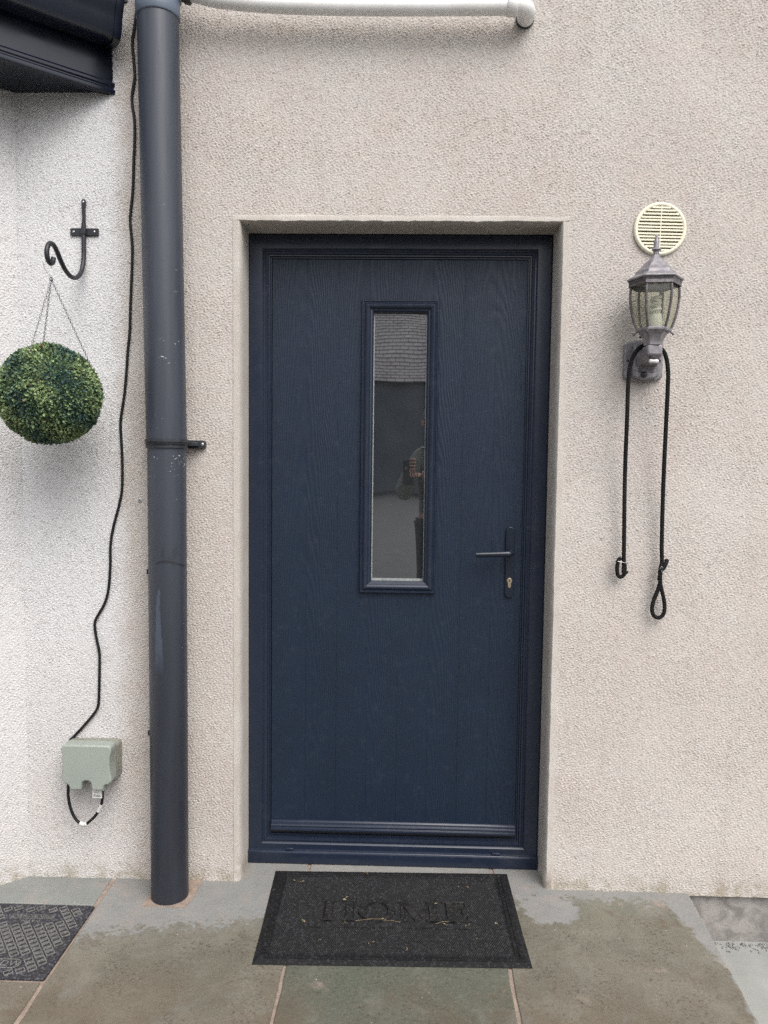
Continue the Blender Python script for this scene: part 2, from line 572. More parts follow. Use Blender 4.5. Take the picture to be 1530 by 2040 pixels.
def mat_pipe():
    """grey-blue plastic soil pipe: scuffs, black smears and worn pale scratches"""
    t = NT("pipe_grey")
    p = t.pos()
    x, y, z = t.xyz(p)
    a = t.mix(t.rng(z, 0.35, 1.5, 0, 1, True), (0.019, 0.022, 0.030), (0.042, 0.049, 0.066))
    a = t.mix(t.rng(z, 1.376, 1.378), a, (0.044, 0.051, 0.068))
    st = t.noise(t.mapping(p, (22, 22, 1.6)), 1.5, 5, 0.65)
    a = t.mix(t.rng(st, 0.42, 0.66, 0, 0.60), a, (0.022, 0.027, 0.040))
    smear = t.math('MULTIPLY', t.rng(t.noise(t.mapping(p, (7, 7, 3)), 3, 4, 0.6), 0.58, 0.70), t.rng(z, 1.5, 0.9, 0, 1))
    a = t.mix(t.math('MULTIPLY', smear, 0.8), a, (0.016, 0.018, 0.026))
    dots = t.math('MULTIPLY', t.rng(t.vor(p, 26), 0.05, 0.09, 1, 0), t.rng(t.noise(p, 8, 2), 0.55, 0.6))
    a = t.mix(dots, a, (0.012, 0.013, 0.018))
    chip = t.math('MULTIPLY', t.rng(t.noise(t.mapping(p, (60, 60, 150)), 1.0, 3, 0.6), 0.68, 0.70),
                  t.rng(t.noise(t.mapping(p, loc=(0, 0, 0.36)), 5.5, 2), 0.56, 0.62))
    a = t.mix(t.math('MULTIPLY', chip, 0.8), a, (0.55, 0.55, 0.56))
    # worn blue-white scratch at shin height, rub marks, a spatter of paint under the strap
    sc = t.math('ADD', x, t.math('MULTIPLY_ADD', t.noise(t.mapping(p, (1, 1, 6)), 4, 3), 0.016, -0.008))
    wdt = t.rng(z, 0.72, 0.955, 0.016, 0.004)
    scr = t.math('MULTIPLY', t.rng(t.math('DIVIDE', t.math('ABSOLUTE', t.math('ADD', sc, 0.686)), wdt), 0.7, 1.0, 1, 0),
                 t.math('MULTIPLY', t.rng(z, 0.70, 0.78), t.rng(z, 0.955, 0.950)))
    a = t.mix(t.math('MULTIPLY', scr, 0.35), a, (0.105, 0.135, 0.195))
    spt = t.math('MULTIPLY', t.rng(t.noise(t.mapping(p, (130, 130, 200)), 1.0, 3, 0.6), 0.655, 0.675),
                 t.math('MULTIPLY', t.rng(z, 1.27, 1.30), t.math('MULTIPLY', t.rng(z, 1.36, 1.34), t.rng(x, -0.665, -0.645))))
    a = t.mix(spt, a, (0.60, 0.60, 0.60))
    rub = t.math('SUBTRACT', z, t.math('MULTIPLY_ADD', t.math('POWER', t.math('ADD', x, 0.665), 2.0), -9.0, 1.035))
    rubm = t.math('MULTIPLY', t.rng(t.math('ABSOLUTE', rub), 0.002, 0.005, 1, 0), t.rng(x, -0.70, -0.69))
    a = t.mix(t.math('MULTIPLY', rubm, 0.7), a, (0.010, 0.011, 0.015))
    r = t.rng(st, 0.3, 0.7, 0.38, 0.52)
    return t.set(color=a, rough=r, spec=0.5, normal=t.bump(t.noise(p, 160, 3), 0.04, 0.001))


M_PIPE = mat_pipe()
M_COLLAR = mottled("pipe_collar_blue_grey", (0.120, 0.150, 0.200), (0.100, 0.125, 0.168), 0.42, 12)
M_BLACKPL = mottled("black_plastic", (0.014, 0.014, 0.017), (0.022, 0.022, 0.026), 0.42, 40)
M_STRAP = mottled("strap_dark", (0.018, 0.020, 0.026), (0.035, 0.038, 0.046), 0.45, 60)
M_FASCIA = mottled("fascia_navy_plastic", (0.0050, 0.0080, 0.0180), (0.0075, 0.0110, 0.0230), 0.24, 4, spec=0.5)
M_WHITEPL = mottled("white_plastic_weathered", (0.80, 0.80, 0.79), (0.70, 0.69, 0.67), 0.38, 9)
M_CABLE = mottled("cable_black", (0.006, 0.006, 0.007), (0.010, 0.010, 0.012), 0.5, 60, spec=0.3)
M_IRON = mottled("wrought_iron_black", (0.012, 0.013, 0.018), (0.022, 0.024, 0.030), 0.48, 80, bump=0.3, bscale=500)
M_STEEL = mottled("zinc_steel", (0.55, 0.56, 0.58), (0.42, 0.43, 0.45), 0.35, 120, metal=0.9)
M_CHAIN = mottled("chain_dull", (0.22, 0.22, 0.23), (0.34, 0.34, 0.35), 0.4, 200, metal=0.7)
M_SOCKET = mottled("socket_grey_green", (0.270, 0.305, 0.275), (0.295, 0.330, 0.295), 0.50, 12, bump=0.15, bscale=900)
M_SOCKET_B = mottled("socket_back_grey", (0.265, 0.265, 0.225), (0.235, 0.235, 0.200), 0.55, 14, bump=0.15, bscale=900)
M_LANTERN = mottled("lantern_pewter", (0.170, 0.160, 0.178), (0.290, 0.276, 0.290), 0.52, 55, metal=0.25, bump=0.2, bscale=300)
M_LANTERN_D = mottled("lantern_dark_edge", (0.070, 0.062, 0.068), (0.160, 0.145, 0.155), 0.45, 90, metal=0.3)
M_BULB = mottled("bulb_white", (0.72, 0.72, 0.66), (0.80, 0.80, 0.75), 0.3, 30)
M_SENSOR = mottled("sensor_white", (0.70, 0.70, 0.70), (0.60, 0.60, 0.61), 0.35, 60)
M_VENT = mottled("vent_cream", (0.80, 0.765, 0.60), (0.75, 0.715, 0.55), 0.5, 25)
M_VENTB = mottled("vent_backing_tan", (0.30, 0.27, 0.19), (0.22, 0.20, 0.14), 0.8, 60)  # backing disc, a darker tan than the slats
M_TAG = mottled("paper_tag", (0.74, 0.74, 0.72), (0.66, 0.66, 0.64), 0.6, 40)
M_INK = mottled("tag_ink", (0.10, 0.10, 0.11), (0.16, 0.16, 0.17), 0.6, 100)
M_TAPE = mottled("clear_tape", (0.55, 0.55, 0.54), (0.70, 0.70, 0.69), 0.2, 150, bump=0.5, bscale=400)
M_SCREWCAP = mottled("screw_cap_grey", (0.42, 0.43, 0.45), (0.48, 0.49, 0.50), 0.5, 50)


def mat_rope():
    t = NT("rope_black")
    p = t.pos()
    c = t.mix(t.rng(t.noise(p, 300, 3), 0.4, 0.7), (0.008, 0.008, 0.009), (0.022, 0.021, 0.021))
    c = t.mix(t.rng(t.noise(p, 30, 4), 0.55, 0.75, 0, 0.6), c, (0.035, 0.030, 0.026))
    w = t.n("TexWave", wave_type='BANDS', bands_direction='DIAGONAL')
    t.put(w.inputs["Vector"], p); w.inputs["Scale"].default_value = 90; w.inputs["Distortion"].default_value = 1.5
    return t.set(color=c, rough=0.9, normal=t.bump(w.outputs["Fac"], 0.7, 0.002), spec=0.2)


M_ROPE = mat_rope()


def mat_lamp_glass():
    t = NT("lantern_glass")
    tr = t.n("BsdfTransparent"); tr.inputs[0].default_value = (0.84, 0.85, 0.775, 1)
    df = t.n("BsdfDiffuse"); df.inputs[0].default_value = (0.52, 0.52, 0.45, 1)
    gl = t.n("BsdfGlossy"); gl.inputs["Roughness"].default_value = 0.08
    m1 = t.n("MixShader"); m1.inputs[0].default_value = 0.13        # a film of dirt on the panes
    t.t.links.new(tr.outputs[0], m1.inputs[1]); t.t.links.new(df.outputs[0], m1.inputs[2])
    lw = t.n("LayerWeight"); lw.inputs["Blend"].default_value = 0.5
    m2 = t.n("MixShader")
    t.put(m2.inputs[0], t.math('MULTIPLY_ADD', t.math('POWER', lw.outputs["Facing"], 5.0), 0.5, 0.04))
    t.t.links.new(m1.outputs[0], m2.inputs[1]); t.t.links.new(gl.outputs[0], m2.inputs[2])
    t.t.links.new(m2.outputs[0], t.out.inputs[0])
    return t.m


M_LGLASS = mat_lamp_glass()


def mat_leafball():
    t = NT("topiary_leaf")
    at = t.n("Attribute"); at.attribute_name = "tint"
    c = t.ramp(at.outputs["Fac"], [(0.0, (0.024, 0.058, 0.066)), (0.30, (0.062, 0.122, 0.076)),
                                   (0.6, (0.155, 0.230, 0.098)), (0.97, (0.290, 0.370, 0.170)), (1.0, (0.22, 0.12, 0.07))])
    return t.set(color=c, rough=0.5, spec=0.4)


M_BALL = mat_leafball()
M_BALLCORE = mottled("topiary_core", (0.012, 0.028, 0.024), (0.020, 0.045, 0.030), 0.7, 60)


def mat_mat(name, base, dusty=0.5):
    t = NT(name)
    p = t.pos()
    c = t.mix(t.rng(t.noise(p, 160, 4, 0.7), 0.4, 0.7), base, tuple(a * 1.9 for a in base))
    c = t.mix(t.rng(t.noise(p, 16, 6, 0.72), 0.50, 0.78, 0, dusty), c, (0.060, 0.055, 0.047))
    gc = t.xyz(t.vor(t.mapping(p, (230, 230, 230)), 1.0, 'F1', "Color"))[0]
    c = t.mix(t.rng(gc, 0.72, 1.0, 0, 0.65), c, tuple(min(.2, a * 6 + .020) for a in base))  # bright cells painted in for glints off the nubs
    c = t.mix(t.rng(gc, 0.0, 0.3, 0.6, 0), c, tuple(a * .4 for a in base))
    sp = t.math('MULTIPLY', t.rng(t.vor(p, 90), 0.05, 0.10, 1, 0), t.rng(t.noise(p, 30, 2), 0.60, 0.64))
    c = t.mix(t.math('MULTIPLY', sp, 0.7), c, (0.26, 0.24, 0.21))
    return t.set(color=c, rough=0.72, spec=0.35, normal=t.bump(t.noise(p, 240, 3), 0.3, 0.001))


M_MAT = mat_mat("mat_rubber", (0.0028, 0.0028, 0.0036), 0.16)
M_MATL = mat_mat("mat_letter", (0.0072, 0.0070, 0.0070), 0.5)
M_NUB = mat_mat("mat_nub", (0.0060, 0.0060, 0.0070), 0.25)
M_COVER = mat_mat("cover_plastic", (0.022, 0.022, 0.026), 0.6)
M_TREAD = mat_mat("cover_tread", (0.120, 0.116, 0.112), 0.3)
M_LITTER = mottled("dead_leaf", (0.17, 0.115, 0.065), (0.30, 0.25, 0.15), 0.8, 60)


# ------------------------------------------------------------------ ground
XE = lambda y: 0.926 + 0.067 * y         # the open edge of the terrace

yard = MB().add([(-60, -90, -.166), (60, -90, -.166), (60, 40, -.166), (-60, 40, -.166)], [(0, 1, 2, 3)]).build("yard_ground", M_YARD)
tag(yard, kind="structure")
drv = MB().add([(-40, -80, -.160), (40, -80, -.160), (40, -4.5, -.160), (-40, -4.5, -.160)], [(0, 1, 2, 3)]).build("driveway", mottled("wet_tarmac", (.032, .034, .037), (.046, .048, .050), .6, 3, bump=.4, bscale=60, coord='pos'))
tag(drv, kind="structure")

bed = MB()
bed.prism([(-2.6, -3.6), (XE(-3.6) - .006, -3.6), (XE(0) - .006, 0.0), (XE(0) - .006, .13), (-2.6, .13)], -.165, -.0035)
paving = tag(bed.build("paving", M_MORTAR), kind="structure")


def slab(poly, mat, seed=0, z=0.0):
    """a riven flag: subdivided edge so that it runs slightly uneven"""
    r = random.Random(seed)
    pts = []
    for i in range(len(poly)):
        a, b = Vector(poly[i]), Vector(poly[(i + 1) % len(poly)])
        n = max(2, int((b - a).length / 0.05))
        for k in range(n):
            q = a + (b - a) * (k / n)
            w = 0.0 if k == 0 else 0.0016
            pts.append((q.x + r.uniform(-w, w), q.y + r.uniform(-w, w)))
    o = MB().prism(pts, -.033, z).build("slab", mat, paving, bevel=0.003, seg=2, angle=50)
    return o


slab([(-.864, -.95), (-.281, -.95), (-.277, .128), (-.879, .128)], M_SLAB, 1)
slab([(-.271, -.95), (.303, -.95), (.322, .128), (-.268, .128)], M_SLAB_G, 2)
slab([(.313, -.95), (XE(-.95), -.95), (XE(0), 0.0), (XE(.0), .128), (.332, .128)], M_SLAB, 3)
slab([(-1.50, -.146), (-.889, -.146), (-.889, .1), (-1.50, .1)], M_SLAB_D, 4)
slab([(-1.50, -.95), (-.874, -.95), (-.884, -.481), (-1.50, -.481)], M_SLAB, 5)
slab([(-2.3, -.95), (-1.51, -.95), (-1.51, .1), (-2.3, .1)], M_SLAB_D, 6)
for i, (xa, xb) in enumerate(((-2.3, -1.30), (-1.29, -.55), (-.54, .20), (.21, None))):
    for j, (ya, yb) in enumerate(((-1.85, -.96), (-2.70, -1.86), (-3.58, -2.71))):
        if xb is None:
            slab([(xa, ya), (XE(ya), ya), (XE(yb), yb), (xa, yb)], M_SLAB, 20 + i * 3 + j)
        else:
            slab([(xa, ya), (xb, ya), (xb, yb), (xa, yb)], M_SLAB if (i + j) % 2 else M_SLAB_G, 20 + i * 3 + j)
# the mortar patch where the pipe goes into the flags
MB().prism([(-.742, -.147), (-.612, -.149), (-.600, -.098), (-.598, .0), (-.748, .0), (-.738, -.075)], -.002, .0028).build("mortar_patch", M_MORTAR, paving)
# mortar smear in the doorway and along the wall foot
for k, (xa, xb, yy, w) in enumerate(((-1.15, -.5, .004, .010), (-.49, -.475, .05, .03))):
    pass

# pebbles along the plinth
peb = MB()
rg = random.Random(5)
for k in range(520):
    cx = rg.uniform(.86, 1.9); cy = .012 - abs(rg.gauss(0, .022)); r = rg.uniform(.0012, .0045)
    M = Matrix.Translation((cx, cy, -.166 + r * .3)) @ Matrix.Rotation(rg.uniform(0, 6.3), 4, 'Z') @ Matrix.Diagonal((r * rg.uniform(.8, 1.6), r, r * .7, 1))
    bmx = bmesh.new(); bmesh.ops.create_icosphere(bmx, subdivisions=1, radius=1)
    peb.add([v.co[:] for v in bmx.verts], [tuple(v.index for v in f.verts) for f in bmx.faces], True, M)
    bmx.free()
o = peb.build("gravel", mottled("gravel_grey", (0.11, 0.105, 0.10), (0.30, 0.29, 0.28), 0.85, 90, coord='pos'))
tag(o, "loose grey grit along the foot of the concrete plinth", "gravel", kind="stuff")

# ------------------------------------------------------------------ house wall
STEP = 0.0022
AL, AR, AT = -0.4782, 0.4808, 2.0454            # arris of the door opening
BW = 0.0195                                      # smooth band round the opening
X0, X1, Z0, Z1 = -1.153, 1.225, -0.012, 2.73


def relief_mesh(name, nx, nz, h, origin, ux, nrm, keep):
    """a height-field sheet: column direction ux, rows along Z, displaced along nrm"""
    i, k = np.meshgrid(np.arange(nx), np.arange(nz), indexing='ij')
    P = (np.array(origin)[None, None, :] + i[..., None] * STEP * np.array(ux) + k[..., None] * STEP * np.array((0, 0, 1.0))
         + h[..., None] * np.array(nrm))
    q = np.stack([i[:-1, :-1] * nz + k[:-1, :-1], i[1:, :-1] * nz + k[:-1, :-1], i[1:, 1:] * nz + k[1:, 1:], i[:-1, 1:] * nz + k[1:, 1:]], -1)
    q[..., 1] = (i[:-1, :-1] + 1) * nz + k[:-1, :-1]
    q[..., 2] = (i[:-1, :-1] + 1) * nz + k[:-1, :-1] + 1
    q[..., 3] = i[:-1, :-1] * nz + k[:-1, :-1] + 1
    q = q[keep]
    used = np.unique(q)
    rem = np.full(nx * nz, -1, dtype=np.int64); rem[used] = np.arange(len(used))
    V = P.reshape(-1, 3)[used]; q = rem[q]
    me = bpy.data.meshes.new(name)
    me.vertices.add(len(V)); me.vertices.foreach_set("co", V.astype(np.float32).ravel())
    me.loops.add(q.size); me.loops.foreach_set("vertex_index", q.astype(np.int32).ravel())
    me.polygons.add(len(q))
    me.polygons.foreach_set("loop_start", np.arange(0, q.size, 4, dtype=np.int32))
    me.polygons.foreach_set("use_smooth", np.ones(len(q), dtype=bool))
    me.update(calc_edges=True); me.validate()
    return me


wall = thing("house_wall", "rough cream rendered house wall around the navy door", "wall")
nx, nz = int((X1 - X0) / STEP) + 1, int((Z1 - Z0) / STEP) + 1
H = relief(nx, nz, STEP, 11)
cx = X0 + (np.arange(nx - 1) + .5) * STEP
cz = Z0 + (np.arange(nz - 1) + .5) * STEP
wob = 0.0012 * np.sin(cz * 31) + 0.001 * np.sin(cz * 83 + 1)
CX, CZ = np.meshgrid(cx, cz, indexing='ij')
inside = (CX > AL - BW + wob[None, :]) & (CX < AR + BW + wob[None, :]) & (CZ < AT + BW - .004)
below = (CX > XE(0) - .004) & (CZ < -.0075)
below |= (CX <= XE(0) - .004) & (CZ < -.006)
# smooth towards the trowelled band
d = np.maximum(np.maximum(AL - BW - .03 - (X0 + np.arange(nx)[:, None] * STEP), (X0 + np.arange(nx)[:, None] * STEP) - (AR + BW + .03)),
               (Z0 + np.arange(nz)[None, :] * STEP) - (AT + BW + .02))
H = H * np.clip(0.35 + np.clip((d + .03) / .012, 0, 1) * .65, .35, 1)
me = relief_mesh("wall_face", nx, nz, H, (X0, 0, Z0), (1, 0, 0), (0, -1, 0), ~(inside | below))
link("wall_face", me, M_WALL, wall)
# the rest of the elevation beyond the picture
ext = MB()
ext.add([(X1 - .001, .001, -.0075), (4.2, .001, -.0075), (4.2, .001, 4.6), (X1 - .001, .001, 4.6)], [(0, 1, 2, 3)])
ext.add([(X0 - .3, .001, Z1 - .002), (X1 - .001, .001, Z1 - .002), (X1 - .001, .001, 4.6), (X0 - .3, .001, 4.6)], [(0, 1, 2, 3)])
ext.add([(XE(0) - .01, .0, -.0075), (4.2, .0, -.0075), (4.2, .035, -.004), (XE(0) - .01, .035, -.004)], [(0, 1, 2, 3)])
ext.build("wall_extension", M_WALL, wall)
MB().add([(XE(0) - .02, .022, -.18), (4.2, .022, -.18), (4.2, .022, .02), (XE(0) - .02, .022, .02)], [(0, 1, 2, 3)]).build("plinth", M_PLINTH, wall)

# reveals: band on the face + jamb, subdivided so the arris is not ruler-straight
FD = 0.1212
def reveal(name, pts, seed):
    """pts: list of (a->b) path; cross-section rows given as functions"""
    r = np.random.default_rng(seed)
    rows = []
    n = len(pts)
    v = []
    for i, row in enumerate(pts):
        v += row
    m = len(pts[0])
    f = [(i * m + k, i * m + k + 1, (i + 1) * m + k + 1, (i + 1) * m + k) for i in range(n - 1) for k in range(m - 1)]
    mb = MB(); mb.add(v, f, True)
    o = mb.build(name, M_REVEAL, wall)
    o.data.set_sharp_from_angle(angle=RAD(50))
    return o


def jamb(x_out, x_in, sgn, seed):
    r = random.Random(seed); rows = []
    for k in range(90):
        z = -.006 + (AT + .0085) * k / 89
        w = r.gauss(0, .0005); c = r.gauss(0, .0006)
        chip = .006 * max(0, 1 - z / .05)
        lean = 0.0035 * (1 - z / AT)
        rows.append([(x_out, .004, z), (x_out + sgn * .002, -.0019, z), (x_in - sgn * (.004 + chip) + w, -.0019 + chip * .3, z),
                     (x_in + w, .0035 + chip, z), (x_in + sgn * .0015 + c, .04, z), (x_in + sgn * (.001 + lean * .3), .08, z), (x_in + sgn * .0005, FD + .02, z)])
    return reveal("reveal", rows, seed)


jamb(AL - BW - .003, AL, 1, 3)
jamb(AR + BW + .003, AR, -1, 4)
rows = []
r = random.Random(9)
for k in range(60):
    x = AL - BW - .003 + (AR - AL + 2 * BW + .006) * k / 59
    w = r.gauss(0, .0009); c = r.gauss(0, .0008)
    zt = AT + .0185
    rows.append([(x, .004, zt + .004), (x, -.0002, zt), (x, -.0012, zt - .004), (x, -.0015, AT + .003 + w), (x, .003, AT + w), (x, .05, AT + .001 + c), (x, FD + .02, AT + .0015)])
reveal("reveal", rows, 5)

# dark hall behind the glass
hall = MB()
hall.add([(-.75, .22, -.05), (.75, .22, -.05), (.75, 3.4, -.05), (-.75, 3.4, -.05), (-.75, .22, 2.4), (.75, .22, 2.4), (.75, 3.4, 2.4), (-.75, 3.4, 2.4)],
         [(0, 1, 2, 3), (4, 7, 6, 5), (1, 2, 6, 5), (2, 3, 7, 6), (3, 0, 4, 7)])
o = hall.build("hallway", mottled("hall_paint", (0.10, 0.095, 0.09), (0.12, 0.115, 0.11), 0.9, 4))
tag(o, kind="structure")

# splayed wall on the left
TH = RAD(41.0)
dx, dy = -math.cos(TH), -math.sin(TH)              # along the splay, away from the corner
nxv, nyv = math.sin(TH), -math.cos(TH)             # out of the splay
nx2 = int(.36 / STEP)
H2 = relief(nx2, nz, STEP, 31)
me = relief_mesh("wall_face", nx2, nz, H2, (X0 + nxv * .001, .001, Z0), (dx, dy, 0), (nxv, nyv, 0), np.ones((nx2 - 1, nz - 1), bool))
# orientation: flip so that the outside faces the camera
bmx = bmesh.new(); bmx.from_mesh(me); bmesh.ops.reverse_faces(bmx, faces=bmx.faces); bmx.to_mesh(me); bmx.free()
M_SPLAY = mat_render("render_white", white='all')
nt = M_SPLAY.node_tree
splay = thing("splayed_wall", "whiter rendered wall splayed forward at the left edge", "wall", (X0, 0, 0))
o = link("wall_face", me, M_SPLAY, splay); o.location = (-X0, 0, 0)
e0, e1 = .355, 2.6
o = MB().add([(X0 + dx * e0, dy * e0, -.01), (X0 + dx * e1, dy * e1, -.01), (X0 + dx * e1, dy * e1, 2.8), (X0 + dx * e0, dy * e0, 2.8)], [(0, 3, 2, 1)]).build("wall_extension", M_SPLAY, splay)
o.location = (-X0, 0, 0)

# ------------------------------------------------------------------ eaves and gutter over the splayed wall
def run(prof, t0, t1, closed=True):
    """sweep a profile [(offset from the splay, z)] along the splay"""
    v = []
    for t in (t0, t1):
        for off, z in prof:
            v.append((X0 + nxv * off + dx * t, nyv * off + dy * t, z))
    n = len(prof)
    mb = MB()
    m = n if closed else n - 1
    mb.add(v, [(i, (i + 1) % n, n + (i + 1) % n, n + i) for i in range(m)])
    if closed:
        mb.add(v, [tuple(range(n)), tuple(range(2 * n - 1, n - 1, -1))])
    return mb


OFF = .194
TEND = -.40
eav = thing("eaves_box", "glossy dark navy fascia and soffit above the splayed wall", "eaves", (X0, 0, 2.41))
fas = run([(OFF - .02, 2.412), (OFF + .004, 2.412), (OFF + .005, 2.4165), (OFF + .0045, 2.424), (OFF + .001, 2.427), (OFF + .001, 2.432),
           (OFF + .004, 2.434), (OFF + .004, 2.443), (OFF, 2.447), (OFF, 2.66), (OFF - .02, 2.66)], -.55, 2.4)
o = fas.build("fascia", M_FASCIA, eav, bevel=.0012, seg=2, angle=25); o.location = (-X0, 0, -2.41)
o = run([(-.02, 2.418), (OFF - .021, 2.418), (OFF - .021, 2.430), (-.02, 2.430)], -.55, 2.4).build("soffit", M_FASCIA, eav); o.location = (-X0, 0, -2.41)
o = run([(-.25, 2.98), (OFF + .03, 2.675), (OFF + .03, 2.69), (-.25, 3.0)], -.55, 2.4).build("roof_edge", mottled("roof_slate", (.05, .05, .055), (.08, .08, .085), .6, 12), eav); o.location = (-X0, 0, -2.41)

gut = thing("gutter", "dark navy gutter running along the fascia to the drainpipe", "gutter", (X0, 0, 2.53))
G = [(OFF + .002, 2.665), (OFF + .002, 2.548), (OFF + .012, 2.536), (OFF + .062, 2.531), (OFF + .078, 2.537), (OFF + .086, 2.552), (OFF + .091, 2.582), (OFF + .100, 2.606),
     (OFF + .108, 2.622), (OFF + .110, 2.655), (OFF + .106, 2.660)]
inner = [(a + (.002 if a < OFF + .05 else -.0025), max(z, 2.534 + .003)) for a, z in reversed(G)]
o = run(G + inner, -.205, 2.4).build("trough", M_FASCIA, gut); o.location = (-X0, 0, -2.53)
o.data.polygons.foreach_set("use_smooth", [True] * len(o.data.polygons)); o.data.set_sharp_from_angle(angle=RAD(28))
cap = [(OFF + .001, 2.668), (OFF + .001, 2.545), (OFF + .010, 2.531), (OFF + .064, 2.526), (OFF + .083, 2.533), (OFF + .091, 2.550), (OFF + .096, 2.580), (OFF + .106, 2.602), (OFF + .114, 2.620), (OFF + .115, 2.668)]
o = run(cap, -.217, -.196).build("end_cap", M_FASCIA, gut, bevel=.002); o.location = (-X0, 0, -2.53)

# ------------------------------------------------------------------ soil pipe
PB, PM, PT = Vector((-.675, -.088, -.012)), Vector((-.676, -.088, 1.375)), Vector((-.6975, -.092, 2.95))
dp = thing("drainpipe", "thick scuffed grey-blue soil pipe standing left of the door", "drainpipe", (-.675, -.088, 0))
inv = Matrix.Translation((.675, .088, 0))


def dpart(name, mb, mat, parent=dp, **k):
    o = mb.build(name, mat, parent, **k)
    if parent is dp:
        o.location = (.675, .088, 0)
    return o


dpart("lower_pipe", MB().tube([PB + (PM - PB) * t for t in (0, .25, .5, .75, 1)], .0555, 48), M_PIPE)
up = lambda z: PM + (PT - PM) * ((z - PM.z) / (PT.z - PM.z))
dpart("upper_pipe", MB().tube([up(z) for z in (1.379, 1.7, 2.1, 2.5, 2.95)], .0578, 48), M_PIPE)
dpart("collar", MB().tube([up(2.576), up(2.579), up(2.60), up(2.628)], [.0595, .0615, .0615, .0612], 48), M_COLLAR)
dpart("collar_rim", MB().tube([up(2.6285), up(2.632), up(2.652), up(2.656), up(2.80)], [.0625, .066, .066, .0635, .0635], 48), M_COLLAR)
# strap with an ear screwed to the wall
sb = MB()
c = Vector((-.676, -.088, 1.377))
for z0, z1, rr in ((1.3805, 1.3905, .0625), (1.3635, 1.3725, .0600)):
    sb.lathe([(rr - .004, z0), (rr, z0 + .001), (rr, z1 - .001), (rr - .004, z1)], 48, center=(c.x, c.y, 0), caps=False)
sb.lathe([(.0595, 1.372), (.0595, 1.381)], 48, center=(c.x, c.y, 0), caps=False)
sb.lathe([(.059, 1.3762), (.0655, 1.3768), (.0655, 1.3778), (.059, 1.3784)], 48, center=(c.x, c.y, 0), caps=False)
strap = dpart("strap", sb, M_STRAP)
ear = MB()
ear.prism(rrect(-.640, -.5805, 1.366, 1.390, .008), -.016, -.003, 'y')
ear.prism([(-.650, 1.371), (-.600, 1.373), (-.600, 1.384), (-.650, 1.388)], -.04, -.010, 'y')
ear.build("ear", M_STRAP, strap, bevel=.0015)
MB().lathe([(.0055, 0), (.0055, .002), (.003, .0032)], 14, M=Matrix.Translation((-.590, -.016, 1.378)) @ Matrix.Rotation(RAD(90), 4, 'X')).build("screw", M_STEEL, strap)

# ------------------------------------------------------------------ white waste pipe
wpt = thing("waste_pipe", "white plastic waste pipe running along the top of the wall", "waste pipe", (-.15, -.06, 2.624))
def wpart(name, mb, mat, **k):
    o = mb.build(name, mat, wpt, **k); o.location = (.15, .06, -2.624); return o
WR = .0215
WP = spline([(-.60, -.072, 2.656), (-.52, -.067, 2.6415), (-.377, -.062, 2.631), (-.20, -.060, 2.6255), (.0, -.060, 2.6235), (.2, -.060, 2.6235), (.317, -.060, 2.6243)], 8)
wpart("pipe", MB().tube(WP, WR, 32), M_WHITEPL)
elb = MB()
elb.tube([(.296, -.060, 2.6242), (.299, -.060, 2.6242), (.323, -.060, 2.6242), (.326, -.060, 2.6242)], [.0225, .0255, .0255, .0235], 32)
elb.tube(spline([(.322, -.060, 2.6243), (.337, -.0585, 2.6243), (.349, -.052, 2.624), (.356, -.040, 2.6235), (.357, -.020, 2.623), (.357, .01, 2.623)], 6), .0240, 32)
wpart("elbow", elb, M_WHITEPL)
rim = MB().lathe([(.0245, 0), (.0268, .001), (.0268, .004), (.0245, .005)], 28, M=Matrix.Translation((.357, -.001, 2.623)) @ Matrix.Rotation(RAD(90), 4, 'X'))
wpart("sealant_ring", rim, M_BLACKPL)
bos = MB()
bos.tube([(-.655, -.074, 2.662), (-.618, -.073, 2.6585), (-.6175, -.073, 2.6585), (-.604, -.0725, 2.656), (-.6035, -.0725, 2.656)], [.024, .024, .0285, .0285, .024], 24)
wpart("boss", bos, M_BLACKPL)

# ------------------------------------------------------------------ door
door = thing("front_door", "navy blue composite front door with a narrow glazed panel", "door", (0, FD, 0))
def drp(name, mb, mat, parent=None, **k):
    o = mb.build(name, mat, parent or door, **k)
    if parent is None:
        o.location = (0, -FD, 0)
    return o
FX0, FX1, FZ1 = -.480, .480, 2.0475
PROF = [(0, .07), (0, .006), (.0015, .002), (.006, .0), (.010, .0008), (.046, .0), (.0485, .0025), (.0505, .0055), (.0535, .0048), (.058, .0028),
        (.0625, .0042), (.0645, .0095), (.0685, .0095), (.0695, .017), (.0735, .017), (.0735, .055)]
fr = MB().ring(PROF, FX0, FX1, .018, FZ1, FD)
frame = drp("frame", fr, M_FRAME)
frame.data.set_sharp_from_angle(angle=RAD(25))
# sill nose across the bottom with two drain caps
th = MB()
tp = [(FD - .010, .002), (FD - .0115, .006), (FD - .0115, .038), (FD - .009, .0435), (FD - .002, .0465), (FD + .004, .047), (FD + .004, .002)]
th.prism(tp, FX0 + .003, FX1 - .003, 'x')
sill = drp("threshold", th, M_FRAME, bevel=.0012, angle=20)
for xx in (-.340, .341):
    MB().prism([(xx - .0125, .0455), (xx + .0125, .0455), (xx + .0135, .053), (xx - .0135, .053)], FD - .0095, FD + .004, 'y').build("drain_cap", M_FRAME, sill, bevel=.0012)
MB().box(FX0 - .001, FX1 + .001, FD - .004, FD + .02, -.001, .0018).build("sealant_bead", M_SPACER, sill)
gap = MB().ring([(.072, .024), (.084, .026)], FX0, FX1, .018, FZ1, FD)
drp("gasket", gap, M_RUBBER)
